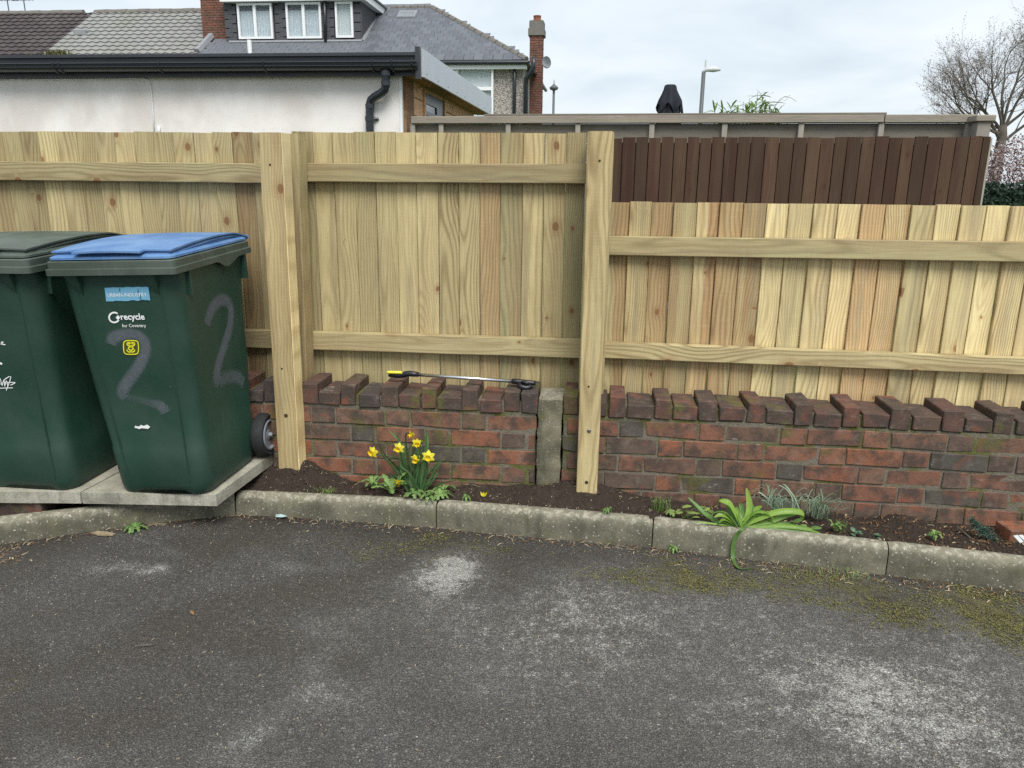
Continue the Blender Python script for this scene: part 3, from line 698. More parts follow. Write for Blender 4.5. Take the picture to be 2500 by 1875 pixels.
b = MB(); b.box((XL0, WY+.012, .4755), (XL1-.003, WY+WT-.012, .523)); b.obj('cap_mortar', M_MORTAR, wl)

# concrete stump between the two walls
x0, x1 = XL1+.006, XR0-.006; zt = .545
b = MB(); rings = []
for k in range(27):
    z = lerp(-.1, zt, k/26); ring = []
    for (px, py, q) in [(x0,WY-.012,0),(lerp(x0,x1,.12),WY-.016,1),(lerp(x0,x1,.3),WY-.017,1),(lerp(x0,x1,.5),WY-.017,2),(lerp(x0,x1,.7),WY-.017,2),(lerp(x0,x1,.88),WY-.016,2),(x1,WY-.012,3),(x1,WY+.18,4),(x0,WY+.18,5)]:
        e = .009*nz(px*22, z*22, 0)+.006*nz(px*60, z*60, 1)
        ring.append((px+e*(1 if q in (0, 5) else -1)*.6, py+(e if q < 4 else 0)-(.007 if z < .42 and q < 4 else 0), z+(.006*nz(px*40, py*40) if k == 26 else 0)))
    rings.append(ring)
b.loft(rings); me = b.mesh('concrete_stump', M_STUMP, ((x0+x1)/2, WY, 0)); fixn(me); bevel_mesh(me, .004) if False else sharp(me, 50)
tag(link('concrete_stump', me, loc=((x0+x1)/2, WY, 0)), 'broken off lichen covered concrete post between two brick wall sections', 'concrete post')

# ================================================================== new timber fence
FY = 3.478          # front face of the boards; rails stand 40 mm proud of it
def board_mesh(w, h, t, seed, mat, name='board', taper=0.):
    rr = random.Random(seed); n = 5; rings = []
    top = rr.uniform(-.0015, .0015)
    for k in range(n+1):
        z = h*k/n; a = rr.uniform(-.0012, .0012); c = rr.uniform(-.0012, .0012); e = rr.uniform(-.001, .001)
        zz = z if k < n else z
        rings.append([(a, e, zz), (.002+a, e-.0015, zz), (w-.002+c, e-.0015+taper, zz+(top if k == n else 0)), (w+c, e+taper, zz+(top if k == n else 0)), (w+c, t, zz), (a, t, zz)])
    b = MB(); b.loft(rings); me = b.mesh(name, mat); fixn(me); return me
def rail(parent, x0, x1, z0, z1, y0, y1, mat, color, zr=None, name='rail'):
    n = 14; rings = []; zr = zr if zr is not None else 0.
    for k in range(n+1):
        x = lerp(x0, x1, k/n); dz = zr*k/n+.0012*nz(x*7, z0, 1); dz2 = zr*k/n+.0012*nz(x*7, z1, 5)
        rings.append([(x, y0+.002, z0+dz), (x, y0, z0+.003+dz), (x, y0, z1-.003+dz2), (x, y0+.002, z1+dz2), (x, y1, z1+dz2), (x, y1, z0+dz)])
    mid = Vector(((x0+x1)/2, (y0+y1)/2, (z0+z1)/2))
    b = MB(); b.loft(rings); me = b.mesh(name, mat, mid); fixn(me)
    return link(name, me, parent, mid-parent_org(parent), color=color)
def nail(parent, p):
    b = MB(); b.lathe([(.0005, -.001), (.0042, -.0015), (.0042, .004)], (0, 0, 0), 'y', 8)
    if 'nail' not in BV: BV['nail'] = b.mesh('nail', M_SCREW)
    link('nail', BV['nail'], parent, p-parent_org(parent))
R7 = random.Random(3)
def bay(label, xs, z0, ztop, tones, rails, dens=.0, tap=.004, seed=0, dz=0.):
    mid = (xs[0]+xs[-1])/2
    root = thing('fence_bay', label, 'fence', (mid, FY+.01, z0), 'bays of the new timber fence')
    for i, (a, c) in enumerate(zip(xs, xs[1:])):
        w = c-a-.0026; h = ztop-z0+dz*(i/len(xs))+random.Random(seed+i).uniform(-.0025, .0025)
        me = board_mesh(w, h, .018, seed*50+i, M_WOODV, taper=tap)
        tn = tones[i % len(tones)]; link('board', me, root, Vector((a+.0012, FY+R7.uniform(-.0005, .0065), z0))-root.location, (0, R7.uniform(-.0012, .0012), 0), (min(1., tn[0]+max(0., R7.uniform(-.6, .3))), .97+(tn[1]-.97)*1.5+R7.uniform(-.10, .10), tn[2]*R7.uniform(.6, 1.3), 1))
    for (x0, x1, za, zb, zr, colr) in rails: rail(root, x0, x1, za, zb, FY-.041, FY-.0015, M_WOODH, colr, zr)
    return root
# right, lower bay
xs = [onY(*z7(a, 100), FY).x for a in (85,205,318,430,550,665,785,905,1020,1145,1270,1390,1515,1645,1775,1900,2030,2155)]
while xs[-1] < 2.6: xs.append(xs[-1]+.103)
TR = [(.85,.92,.4,1),(.35,1.02,.35,1),(.7,.96,.4,1),(.55,.92,.6,1),(1.,1.02,.1,1),(.95,.95,.3,1),(1.,.92,.35,1),(.05,1.17,.1,1),(.1,1.1,.55,1),(.25,1.15,.3,1),(.25,1.2,.25,1),(.55,1.15,.15,1),(.65,1.12,.15,1),(.25,1.08,.45,1),(.3,1.12,.35,1),(.2,1.08,.4,1),(.15,1.18,.35,1),(.3,1.2,.25,1),(.3,1.1,.3,1)]
zlt = onY(1500, 493, FY).z; zlr = onY(2490, 500, FY).z
za0, za1 = onY(1485, 623, FY-.04).z, onY(1485, 577, FY-.04).z; zb0, zb1 = onY(1475, 874, FY-.04).z, onY(1475, 836, FY-.04).z
XE = xs[-1]
bay('lower right bay of new timber fence, pale boards with orange streaks', xs, .50, zlt, TR,
    [(-.03, XE, za0, za1, (onY(2500, 637, FY-.04).z-za0)*1.0, (.2,.98,.75,1)), (-.03, XE, zb0, zb1, (onY(2500, 917, FY-.04).z-zb0)*1.0, (.25,1.08,.45,1))], tap=.010, seed=1, dz=zlr-zlt)
# middle, tall bay
xs = [onY(a, 330, FY).x for a in (712,762,810,862,913,964,1014,1067,1119,1172,1222,1278,1331,1385,1433,1487)]
TM = [(.1,.78,.6,1),(.1,.92,.55,1),(.1,.98,.55,1),(.1,.92,.75,1),(.2,.95,.5,1),(.1,1.05,.35,1),(.1,1.05,.3,1),(.1,.9,.6,1),(.1,.95,.5,1),(.55,.97,.4,1),(.15,.88,.85,1),(.35,1.02,.4,1),(.45,.92,.6,1),(.1,.86,.85,1),(.1,.8,.8,1)]
zmt = onY(1000, 323, FY).z
r0, r1 = onY(745, 444, FY-.04).z, onY(745, 398, FY-.04).z; q0, q1 = onY(762, 854, FY-.04).z, onY(762, 811, FY-.04).z
bay('tall middle bay of new timber fence behind the daffodils', xs, .50, zmt, TM,
    [(onY(700, 420, FY-.04).x, onY(1470, 420, FY-.04).x, r0, r1, onY(1430, 448, FY-.04).z-r0, (.3,.80,.6,1)), (onY(700, 830, FY-.04).x, onY(1470, 830, FY-.04).x, q0, q1, onY(1415, 874, FY-.04).z-q0, (.15,.98,.5,1))], tap=.006, seed=2)
# left, tall bay
xs = [onY(a, 330, FY).x for a in (4,49,93,138,185,232,278,325,372,420,469,517,564,613,660)]
while xs[0] > -3.2: xs.insert(0, xs[0]-.0935)
TL = [(.2,.9,.5,1)]*(len(xs)-15)+[(.2,.85,.5,1),(.2,.8,.6,1),(.1,.98,.4,1),(.1,.95,.5,1),(.35,.88,.5,1),(.1,.92,.6,1),(.15,.95,.5,1),(.2,.9,.55,1),(.1,.86,.7,1),(.2,.92,.55,1),(.1,.96,.4,1),(.15,.85,.6,1),(.85,.75,.4,1),(.1,.9,.7,1),(.2,.8,.7,1)]
p0, p1 = onY(300, 443, FY-.04).z, onY(300, 396, FY-.04).z; s0, s1 = onY(620, 849, FY-.04).z, onY(620, 806, FY-.04).z
bay('tall left bay of new timber fence behind the wheelie bins', xs, .50, zmt-.003, TL,
    [(xs[0], onY(664, 420, FY-.04).x, p0, p1, 0, (.3,.85,.6,1)), (xs[0], onY(664, 830, FY-.04).x, s0, s1, 0, (.15,.9,.6,1))], tap=.006, seed=3)

# posts
def post(name, label, c_top, c_bot, w, d, ztop, zbot, color, ytop, ybot, knots=()):
    # centre line from bottom to top, square section
    rings = []; n = 12
    for k in range(n+1):
        t = k/n; z = lerp(zbot, ztop, t); x = lerp(c_bot, c_top, t); y = lerp(ybot, ytop, t); e = .0012
        j = [U(-e, e) for _ in range(4)]; bv = .003
        rings.append([(x-w/2+bv+j[0], y+j[0], z), (x+w/2-bv+j[1], y+j[1], z), (x+w/2+j[1], y+bv+j[1], z), (x+w/2+j[2], y+d-bv, z), (x+w/2-bv, y+d, z), (x-w/2+bv, y+d, z), (x-w/2+j[3], y+d-bv, z), (x-w/2+j[0], y+bv+j[0], z)])
    o = (c_bot, ybot+d/2, zbot); b = MB(); b.loft(rings); me = b.mesh(name, M_POST, o); fixn(me)
    root = thing(name, label, 'post', o, 'timber fence posts'); sh = link('shaft', me, root, color=color)
    for (px, py, r, kind) in knots:
        yy = lerp(ybot, ytop, .5)
        for _ in range(3):
            p = onY(px, py, yy); t = clamp((p.z-zbot)/(ztop-zbot)); yy = lerp(ybot, ytop, t)
        p = onY(px, py, yy-.001)
        mb = MB()
        if kind == 'bolt':
            mb.lathe([(.001, -.003), (r*.7, -.003), (r, -.001), (r, .012)], p, 'y', 10); mb.obj('bolt_head', M_SCREW, root)
        else:
            mb.lathe([(.0005, -.0012), (r*.8, -.0012), (r, .0004), (r, .006)], p, 'y', 12); mb.obj('bolt_hole', M_HOLE, root)
    return root
pY = 3.136
lt, lb = onY(630, 323, pY), onY(678, 1127, pY); wL = onY(684, 323, pY).x-lt.x
post('fence_post', 'front timber post standing in the soil beside the blue lidded bin', lt.x+wL/2, lb.x+wL/2, wL, .088, lt.z, .10, (.35,.97,.3,1), pY, pY,
     [(659, 402, .0045, 'hole'), (688, 900, .0045, 'hole'), (698, 1015, .009, 'hole')])
rt, rb_ = onY(1436, 320, pY), onY(1404, 1193, pY); wR = onY(1495, 320, pY).x-rt.x
post('fence_post', 'right timber post in the soil with bolts, where the fence steps down', rt.x+wR/2, rb_.x+wR/2+.004, wR-.002, .068, rt.z, .06, (.2,1.02,.35,1), pY, pY,
     [(1464, 392, .0045, 'hole'), (1437, 944, .0045, 'hole'), (1438, 1052, .009, 'bolt'), (1432, 1178, .008, 'hole')])
# bright sawn right-hand side of the left post
FP = [o for o in COL.objects if o.name.startswith('fence_post')][0]
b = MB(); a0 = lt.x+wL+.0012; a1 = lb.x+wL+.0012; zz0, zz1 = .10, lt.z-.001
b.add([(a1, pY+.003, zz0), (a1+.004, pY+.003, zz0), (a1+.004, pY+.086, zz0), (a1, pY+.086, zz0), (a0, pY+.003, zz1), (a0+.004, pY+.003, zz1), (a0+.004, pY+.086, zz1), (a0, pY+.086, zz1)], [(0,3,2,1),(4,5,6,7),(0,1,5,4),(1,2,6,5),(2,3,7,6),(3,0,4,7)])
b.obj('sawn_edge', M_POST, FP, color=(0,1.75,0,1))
# rear posts sitting on the wall
q = onY(705, 326, 3.33); q2 = onY(746, 326, 3.33); qb = onY(766, 905, 3.33)
post('fence_post', 'thinner second post behind the left post, standing on the brick wall', onY(747, 326, 3.433).x-.05, onY(767, 905, 3.433).x-.05, .10, .098, q.z, .545, (.6,.85,.5,1), 3.335, 3.335)
q = onY(1500, 322, 3.335)
post('fence_post', 'rear post mostly hidden behind the right timber post', q.x-.055, q.x-.055, .11, .098, q.z, .545, (.2,.9,.5,1), 3.335, 3.335)

# ================================================================== litter picker lying on the capping
LPY = 3.30
def lp(px, py, dy=0.): return onY(px, py, LPY+dy)
root = thing('litter_picker', 'black and silver litter picker with yellow grip lying on the wall capping', 'litter picker', lp(1130, 930))
b = MB(); b.tube([lp(1015, 914.5), lp(1254, 931)], .0078, 12); b.obj('shaft', M_ALU, root, smooth=True)
# handle: black body + yellow trigger bar
b = MB(); pts = [(949,915,.009),(975,916,.0105),(990,913,.013),(1000,912,.014),(1010,913,.013),(1022,914.5,.011)]
b.tube([lp(x, y) for x, y, r in pts], [r for x, y, r in pts], 8); h = b.obj('handle', M_BLACK, root, smooth=True)
b = MB(); b.tube([lp(950, 918), lp(972, 921), lp(992, 919)], [.004, .005, .004], 8); b.obj('trigger', M_BLACK, h, smooth=True)
b = MB(); b.tube([lp(944, 909, -.006), lp(950, 909, -.006), lp(978, 909.5, -.006), lp(982, 911, -.006)], [.005, .0072, .0072, .005], 8); b.obj('yellow_grip', M_YELLOW, h, smooth=True)
b = MB(); b.tube([lp(1250, 930.5), lp(1262, 931.5), lp(1300, 935), lp(1308, 936)], [.012, .0125, .0115, .0105], 8); j = b.obj('jaw_body', M_BLACK, root, smooth=True)
b = MB(); b.tube([lp(1266, 936, -.012), lp(1272, 944, -.02), lp(1284, 948, -.022), lp(1296, 944, -.018), lp(1290, 938, -.01)], [.009, .013, .014, .012, .008], 8); b.obj('jaw', M_BLACK, root, smooth=True)
b = MB(); b.tube([lp(1272, 932, -.014), lp(1284, 934, -.02), lp(1292, 938, -.022)], [.004, .007, .005], 8); b.obj('jaw', M_BLACK, root, smooth=True)

# ================================================================== paving slabs under the bins
def slab(label, pts_top, th=.05):
    c = sum((Vector(p) for p in pts_top), Vector())/4
    me = MB().add([Vector(p)-Vector((0, 0, th)) for p in pts_top]+[Vector(p) for p in pts_top], [(0,3,2,1),(4,5,6,7),(0,1,5,4),(1,2,6,5),(2,3,7,6),(3,0,4,7)]).mesh('paving_slab', M_SLAB, c)
    bm = bmesh.new(); bm.from_mesh(me); bmesh.ops.subdivide_edges(bm, edges=bm.edges[:], cuts=7, use_grid_fill=True)
    for v in bm.verts: v.co += Vector((nz(*(v.co*20))*.0015, nz(*(v.co*21))*.0015, nz(*(v.co*9))*.001))
    bm.to_mesh(me); bm.free(); sharp(me, 40)
    o = link('paving_slab', me, loc=c); tag(o, label, 'paving slab', 'paving slabs under the bins'); return o
zf, zbk = .197, .226
fr, fl = onZ(527, 1208, zf), onZ(199, 1202, zf); br = onZ(664, 1108, zbk); bl = onZ(312, 1108, zbk)
bl = Vector((fl.x+.03+(br.x-fr.x), br.y-.005, zbk))
slab('right concrete paving slab under the blue lidded bin', [fl, fr, br, bl])
d = Vector((.008, 0, 0)); fl2 = onZ(-140, 1199, zf)
slab('left concrete paving slab under the green lidded bin', [fl2, fl-d, bl-d, Vector((fl2.x+.05, bl.y, zbk))])
# bricks propping the slabs
for (px, lab) in ((40, 'loose dark brick propping up the left paving slab'),):
    p = onZ(px, 1262, .10); me = brick_variants('support_brick', .2, .075, .10, M_BRICK, 1)[0]
    o = link('support_brick', me, None, (p.x-.03, p.y+.05, .108), (0, 0, .03), (.10,.055,.045,1)); tag(o, lab, 'brick')

# ================================================================== wheelie bins
def rrect(x0, x1, y0, y1, r, z, ns=8, nc=6, zf=None):
    out = []
    def edge(a, c, n):
        for i in range(n): out.append(Vector((lerp(a[0], c[0], i/n), lerp(a[1], c[1], i/n), z)))
    def arc(cx, cy, a0):
        for i in range(nc): a = a0+(pi/2)*i/nc; out.append(Vector((cx+r*cos(a), cy+r*sin(a), z)))
    edge((x0+r, y0), (x1-r, y0), ns); arc(x1-r, y0+r, -pi/2); edge((x1, y0+r), (x1, y1-r), ns); arc(x1-r, y1-r, 0)
    edge((x1-r, y1), (x0+r, y1), ns); arc(x0+r, y1-r, pi/2); edge((x0, y1-r), (x0, y0+r), ns); arc(x0+r, y0+r, pi)
    return out
HB = .914                                  # underside of the rim above the base
BW0, BW1 = .195, .235                      # half width base / top
BF0, BF1 = -.215, -.278                    # front y base / top
BB0, BB1 = .20, .315                       # back y
def bw(z): return lerp(BW0, BW1, z/HB)
def bf(z): return lerp(BF0, BF1, z/HB)
def bb(z): return lerp(BB0, BB1, z/HB)
def make_bin(label, loc, rot, lidmat, seed):
    root = thing('wheelie_bin', label, 'wheelie bin', loc, 'wheelie bins on the slabs', rot)
    def P(mb, name, mat, parent=None, smooth=True, ang=40):
        me = mb.mesh(name, mat); fixn(me)
        if smooth: sharp(me, ang)
        return link(name, me, parent or root)
    rings = []
    for z in (0, .012, .04, .2, .205, .47, .475, .64, .68, .74, .84, HB):
        ins = .010 if z == 0 else (.003 if z == .012 else 0)
        if .2 < z < .47: ins += .0025
        r = rrect(-bw(z)+ins, bw(z)-ins, bf(z)+ins, bb(z)-ins, .062, z)
        wdn = .030*(1-sm(.15, .8, z))
        for p in r: p.x *= 1+wdn/BW0*sm(bf(z), bb(z), p.y)
        if z < .03:
            for p in r:
                if p.y < bf(0)+.02 and -.115 < p.x < .105: p.z += .016
        rings.append(r)
    mb = MB(); mb.loft(rings); P(mb, 'body', M_BING)
    # raised front panel edges
    for s in (-1, 1):
        mb = MB(); mb.tube([(s*(bw(z)-.068), bf(z)-.0005, z) for z in (.06, .3, .6, .84)], .0032, 6); P(mb, 'panel_edge', M_BING)
    # triangular gussets under the rim
    for x in (GUS_L, GUS_R):
        mb = MB(); z1 = HB; z0 = HB-.085
        mb.add([(x-.028, bf(z1)+.002, z1), (x+.034, bf(z1)+.002, z1), (x+.022, bf(z0)+.001, z0), (x-.022, bf(z1)-.03, z1), (x+.030, bf(z1)-.03, z1)], [(0,1,2),(0,2,3),(1,4,2),(3,2,4),(0,3,4,1)]); P(mb, 'gusset', M_BING, smooth=False)
    mb = MB(); mb.box((bw(HB)-.012, bf(HB)+.075, .82), (bw(HB)+.012, bf(HB)+.084, HB)); mb.box((bw(HB)-.012, bb(HB)-.05, .81), (bw(HB)+.014, bb(HB)-.03, HB)); P(mb, 'side_rib', M_BING, smooth=False)
    # rim
    ox, y0, y1 = .250, -.312, .345; zt = HB+.052
    rings = [rrect(-ox+.03, ox-.03, y0+.03, y1-.03, .05, HB-.001), rrect(-ox-.004, ox+.004, y0-.004, y1+.004, .02, HB), rrect(-ox-.004, ox+.004, y0-.004, y1+.004, .02, HB+.022), rrect(-ox+.003, ox-.003, y0+.003, y1-.003, .02, HB+.025),
             rrect(-ox+.003, ox-.003, y0+.003, y1-.003, .02, zt-.004), rrect(-ox+.008, ox-.008, y0+.008, y1-.008, .02, zt), rrect(-ox+.05, ox-.05, y0+.05, y1-.05, .02, zt), rrect(-ox+.05, ox-.05, y0+.05, y1-.05, .02, HB+.01)]
    mb = MB(); mb.loft(rings, True, True); rim = P(mb, 'rim', M_BINLIP, ang=30)
    for s in (-1, 1):                        # scalloped lug on the rim side
        mb = MB(); pr = [(s*(ox+.0045), y, z) for y, z in ((-.02, HB+.004), (.03, HB-.004), (.07, HB-.024), (.11, HB-.028), (.14, HB-.02), (.19, HB-.004), (.24, HB+.004))]
        mb.extr(pr, (0, 0, 0), (-s*.012, 0, 0)); P(mb, 'rim_lug', M_BINLIP, rim, False)
    # lid: flange, dome and overhanging plate
    lx = .236; ly0, ly1 = -.298, .372
    mb = MB(); rings = [rrect(-lx, lx, ly0, ly1-.03, .03, zt+.003), rrect(-lx-.006, lx+.006, ly0-.006, ly1-.03, .03, zt+.004), rrect(-lx-.006, lx+.006, ly0-.006, ly1-.03, .03, zt+.012), rrect(-lx+.008, lx-.008, ly0+.014, ly1-.04, .03, zt+.020)]
    mb.loft(rings); lid = P(mb, 'lid', lidmat)
    def prof(t): return zt+.026+.020*sin(pi*clamp(t*.85+.05))-.022*max(0, (t-.78)/.22)**1.5
    NX, NY = 24, 26
    def dome(x0, y0_, y1_, lift, drop, name, par, edge=.0):
        mb = MB()
        for j in range(NY+1):
            t = j/NY; y = lerp(y0_, y1_, t); tg = (y-ly0)/(ly1-ly0)
            for i in range(NX+1):
                u = -1+2*i/NX; x = u*x0
                crown = .004*(1-u*u)
                z = prof(tg)+crown+lift
                mb.v.append((x, y, z))
        n = NX+1
        top = [(j*n+i, j*n+i+1, (j+1)*n+i+1, (j+1)*n+i) for j in range(NY) for i in range(NX)]
        k = len(mb.v); base = list(mb.v)
        for (x, y, z) in base: mb.v.append((x, y, max(z-drop, zt+.004)))
        bot = [tuple(reversed([q+k for q in f])) for f in top]
        ring = [i for i in range(n)]+[j*n+NX for j in range(1, NY+1)]+[NY*n+i for i in range(NX-1, -1, -1)]+[j*n for j in range(NY-1, 0, -1)]
        side = [(ring[a], ring[(a+1) % len(ring)], ring[(a+1) % len(ring)]+k, ring[a]+k) for a in range(len(ring))]
        mb.f = top+bot+side; return P(mb, name, lidmat, par, ang=45)
    dome(lx-.016, ly0+.024, ly1-.015, -.006, .09, 'lid_dome', lid)
    dome(lx-.004, ly0+.016, ly1, .003, .006, 'lid_plate', lid)
    dome(lx-.105, ly0-.016, ly0+.14, .0045, .007, 'lid_tongue', lid)
    for s in (-1, 1):
        mb = MB(); mb.tube([(s*(lx-.012), lerp(ly0+.06, ly1-.01, k/14), prof(lerp(.09, .985, k/14))-.012-.010*(1-k/14)+.004) for k in range(15)], .0045, 6); P(mb, 'lid_rib', lidmat, lid)
    mb = MB(); mb.tube([(-lx+.01, ly1-.01, zt+.012), (-lx+.03, ly1+.022, zt+.006), (lx-.03, ly1+.022, zt+.006), (lx-.01, ly1-.01, zt+.012)], .011, 8); P(mb, 'lid_handle', lidmat, lid)
    # wheels
    for s in (-1, 1):
        cx = s*(BW0+.062); cy, cz = BB0+.030, .098
        wh = link('wheel', None, root, (cx, cy, cz)) if False else None
        mb = MB(); R = .1; hw = .029
        mb.lathe([(R*.66, -hw*.8), (R*.90, -hw), (R*.985, -hw*.7), (R, -hw*.3), (R, hw*.3), (R*.985, hw*.7), (R*.90, hw), (R*.66, hw*.8)], (cx, cy, cz), 'x', 40, close=True)
        wh = P(mb, 'wheel', M_RUBBER, ang=50)
        mb = MB(); mb.lathe([(R*.70, s*hw*.6), (R*.70, s*hw*1.02), (R*.63, s*hw*1.05), (R*.58, s*hw*.5), (R*.30, s*hw*.42), (R*.22, s*hw*.75), (R*.12, s*hw*.8), (R*.09, s*hw*1.3), (R*.01, s*hw*1.35)], (cx, cy, cz), 'x', 32); P(mb, 'rim', M_HUB, wh, ang=40)
        mb = MB(); mb.tube([(cx+s*(-hw+q*hw/4), cy, cz) for q in (0, 1)], R*.665, 30); P(mb, 'inner_hub', M_HUB, wh)
        mb = MB(); mb.lathe([(R*.9, -.002), (R*.9, .002)], (cx+s*.0, cy, cz), 'x', 8)
    mb = MB(); mb.tube([(-BW0-.07, BB0+.030, .098), (BW0+.07, BB0+.030, .098)], .011, 10); P(mb, 'axle', M_BLACK)
    mb = MB(); mb.box((-BW0+.02, BB0-.03, .04), (BW0-.02, BB0+.055, .16)); P(mb, 'axle_housing', M_BING, smooth=False)
    # rear grab handles
    mb = MB(); mb.tube([(-.2, .33, HB+.02), (-.2, .385, HB+.03), (.2, .385, HB+.03), (.2, .33, HB+.02)], .014, 10); P(mb, 'grab_handle', M_BINLIP)
    bpy.context.view_layer.update()
    return root
GUS_L, GUS_R = -.165, .135
BIN_ROT = (radians(2.2), radians(-2.0), radians(.8))
binR = make_bin('green wheelie bin with blue lid and spray painted number 2', (-1.754, 2.975, .2085), BIN_ROT, M_BLUE, 1)
binL = make_bin('green wheelie bin with green lid cut by the left photo edge', (-2.325, 2.945, .2065), (radians(2.2), radians(-.6), radians(1.0)), M_BINLID, 2)

# ---- print, stickers and paint, laid on the real faces of the bins
def side_x(y, z): return bw(z)*(1+.030*(1-sm(.15, .8, z))/BW0*sm(bf(z), bb(z), y))
def on_bin(o, px, py, side='front'):
    mi = o.matrix_world.inverted(); p = mi @ CAM; d = mi.to_3x3() @ ray(px, py)
    t = 0.
    # front: y = BF0 + (BF1-BF0)*z/HB ; side: x = BW0 + (BW1-BW0)*z/HB
    if side == 'front': k = (BF1-BF0)/HB; t = (BF0+k*p.z-p.y)/(d.y-k*d.z)
    else: k = (BW1-BW0)/HB; t = (BW0+k*p.z-p.x)/(d.x-k*d.z)
    if side != 'front':
        for _ in range(6): q = p+d*t; t = (side_x(q.y, q.z)-p.x)/d.x
    q = p+d*t; return (q.x, q.z) if side == 'front' else (q.y, q.z)
def place(u, z, side, eps=.0022): return (u, bf(z)-eps, z) if side == 'front' else (side_x(u, z)+eps, u, z)
def ribbon(o, pts, ws, name, mat, side='front', eps=.0022, al=None, sub=4):
    # Catmull-Rom through bin-plane points
    P = [Vector(p) for p in pts]; Q = []; WW = []; AA = []
    al = al or [1]*len(P)
    for i in range(len(P)-1):
        p0, p1, p2, p3 = P[max(i-1, 0)], P[i], P[i+1], P[min(i+2, len(P)-1)]
        for k in range(sub):
            t = k/sub; Q.append(.5*((2*p1)+(p2-p0)*t+(2*p0-5*p1+4*p2-p3)*t*t+(3*p1-p0-3*p2+p3)*t**3)); WW.append(lerp(ws[i], ws[i+1], t)); AA.append(lerp(al[i], al[i+1], t))
    Q.append(P[-1]); WW.append(ws[-1]); AA.append(al[-1])
    b = MB(); uvs = []
    for i, q in enumerate(Q):
        t = (Q[min(i+1, len(Q)-1)]-Q[max(i-1, 0)]).normalized(); n = Vector((-t.y, t.x))
        for s in (-.5, 0, .5): c = q+n*WW[i]*s; b.v.append(place(c.x, c.y, side, eps)); uvs.append((s+.5, AA[i]))
    for i in range(len(Q)-1): a = 3*i; b.f += [(a, a+1, a+4, a+3), (a+1, a+2, a+5, a+4)]
    return link(name, b.mesh(name, mat, uvs=uvs), o)
def stroke(o, pxs, w, name, mat, side='front', eps=.003, fn=c4, sub=3, join=None):
    pts = [on_bin(o, *fn(*p), side) for p in pxs]; return ribbon(o, pts, [w]*len(pts), name, mat, side, eps, sub=sub)
def text(o, body, px0, py0, px1, mat, name, bold=0., side='front', fn=c4, eps=.0034, sy=1.):
    cu = bpy.data.curves.new(name, 'FONT'); cu.body = body; cu.offset = bold; cu.resolution_u = 3
    ob = bpy.data.objects.new(name, cu); COL.objects.link(ob); bpy.context.view_layer.update()
    me = bpy.data.meshes.new_from_object(ob.evaluated_get(bpy.context.evaluated_depsgraph_get())); bpy.data.objects.remove(ob)
    xs_ = [v.co.x for v in me.vertices]; w0, w1 = min(xs_), max(xs_)
    a, c = on_bin(o, *fn(px0, py0), side), on_bin(o, *fn(px1, py0), side); s = (c[0]-a[0])/(w1-w0)
    for v in me.vertices: v.co = Vector(place(a[0]+(v.co.x-w0)*s, a[1]+v.co.y*s*sy, side, eps))
    me.name = name; me.materials.clear(); me.materials.append(mat)
    return link(name, me, o)
# sticker
cs = [on_bin(binR, *c4(*p)) for p in ((540,384),(763,380),(753,311),(531,315))]
b = MB(); n = 14; rg = random.Random(4); top = []; bot = []
for i in range(n+1):
    t = i/n; j = rg.uniform(-.0022, .0022)
    bot.append(place(lerp(cs[0][0], cs[1][0], t), lerp(cs[0][1], cs[1][1], t)+j*(1.5 if t > .55 else .6), 'front', .0026)); top.append(place(lerp(cs[3][0], cs[2][0], t), lerp(cs[3][1], cs[2][1], t)+rg.uniform(-.0012, .0012), 'front', .0026))
b.v = bot+top; b.f = [(i, i+1, n+2+i, n+1+i) for i in range(n)]
b.obj('blue_sticker', M_STICKB, binR, origin=(0, 0, 0))['label'] = 'worn light blue sticker with white lettering'
text(binR, 'URBAN INDUSTRY.', 547, 361, 752, M_WHITE, 'sticker_lettering', .004)
for (x, y, w, hh) in ((608,318,3,14),(702,322,3,20),(712,350,4,22),(716,372,6,6),(748,376,8,5)):
    stroke(binR, [(x, y), (x+2, y+hh*.5), (x-1, y+hh)], .0022, 'sticker_tear', M_BING, eps=.0042)
# recycle mark
ang = [radians(a) for a in range(50, 345, 20)]
ring_ = [(581+26*cos(-a), 466+25*sin(-a)) for a in ang]
stroke(binR, ring_, .0062, 'recycle_ring', M_WHITE)
cs = [on_bin(binR, *c4(*p)) for p in ((588,466),(601,454),(611,467),(600,480))]
b = MB(); b.v = [place(u, z, 'front', .003) for u, z in cs]; b.f = [(0, 1, 2, 3)]; b.obj('recycle_arrow', M_WHITE, binR, origin=(0, 0, 0))
text(binR, 'recycle', 616, 477, 737, M_WHITE, 'recycle_lettering', .022)
text(binR, 'for Coventry', 623, 515, 743, M_WHITE, 'town_lettering', .004)
# yellow emblem
def emb(pts, w=.0042, mat=M_YSTICK, eps=.0046): stroke(binR, pts, w, 'emblem_line', mat, eps=eps, sub=3)
cs = [on_bin(binR, *c4(*p)) for p in ((628,588),(640,583),(690,584),(702,590),(704,640),(696,650),(640,651),(631,642))]
b = MB(); b.v = [place(u, z, 'front', .0040) for u, z in cs]; b.f = [tuple(range(8))]; b.obj('emblem_ground', M_DKSTICK, binR, origin=(0, 0, 0))
emb([(630,592),(629,615),(632,640),(641,650),(668,652),(694,650),(703,640),(705,615),(701,590),(691,584),(665,582),(640,584),(630,592)])
for s in (-1, 1):
    emb([(666+s*2,606),(666+s*10,610),(666+s*18,604),(666+s*19,597),(666+s*10,592),(666-s*4,596),(666-s*13,602)], .0046)
    emb([(666-s*2,612),(666+s*10,618),(666+s*12,625),(666+s*3,630),(666-s*6,634)], .0046)
    emb([(666+s*20,628),(666+s*16,637),(666+s*6,641),(666,636)], .0046)
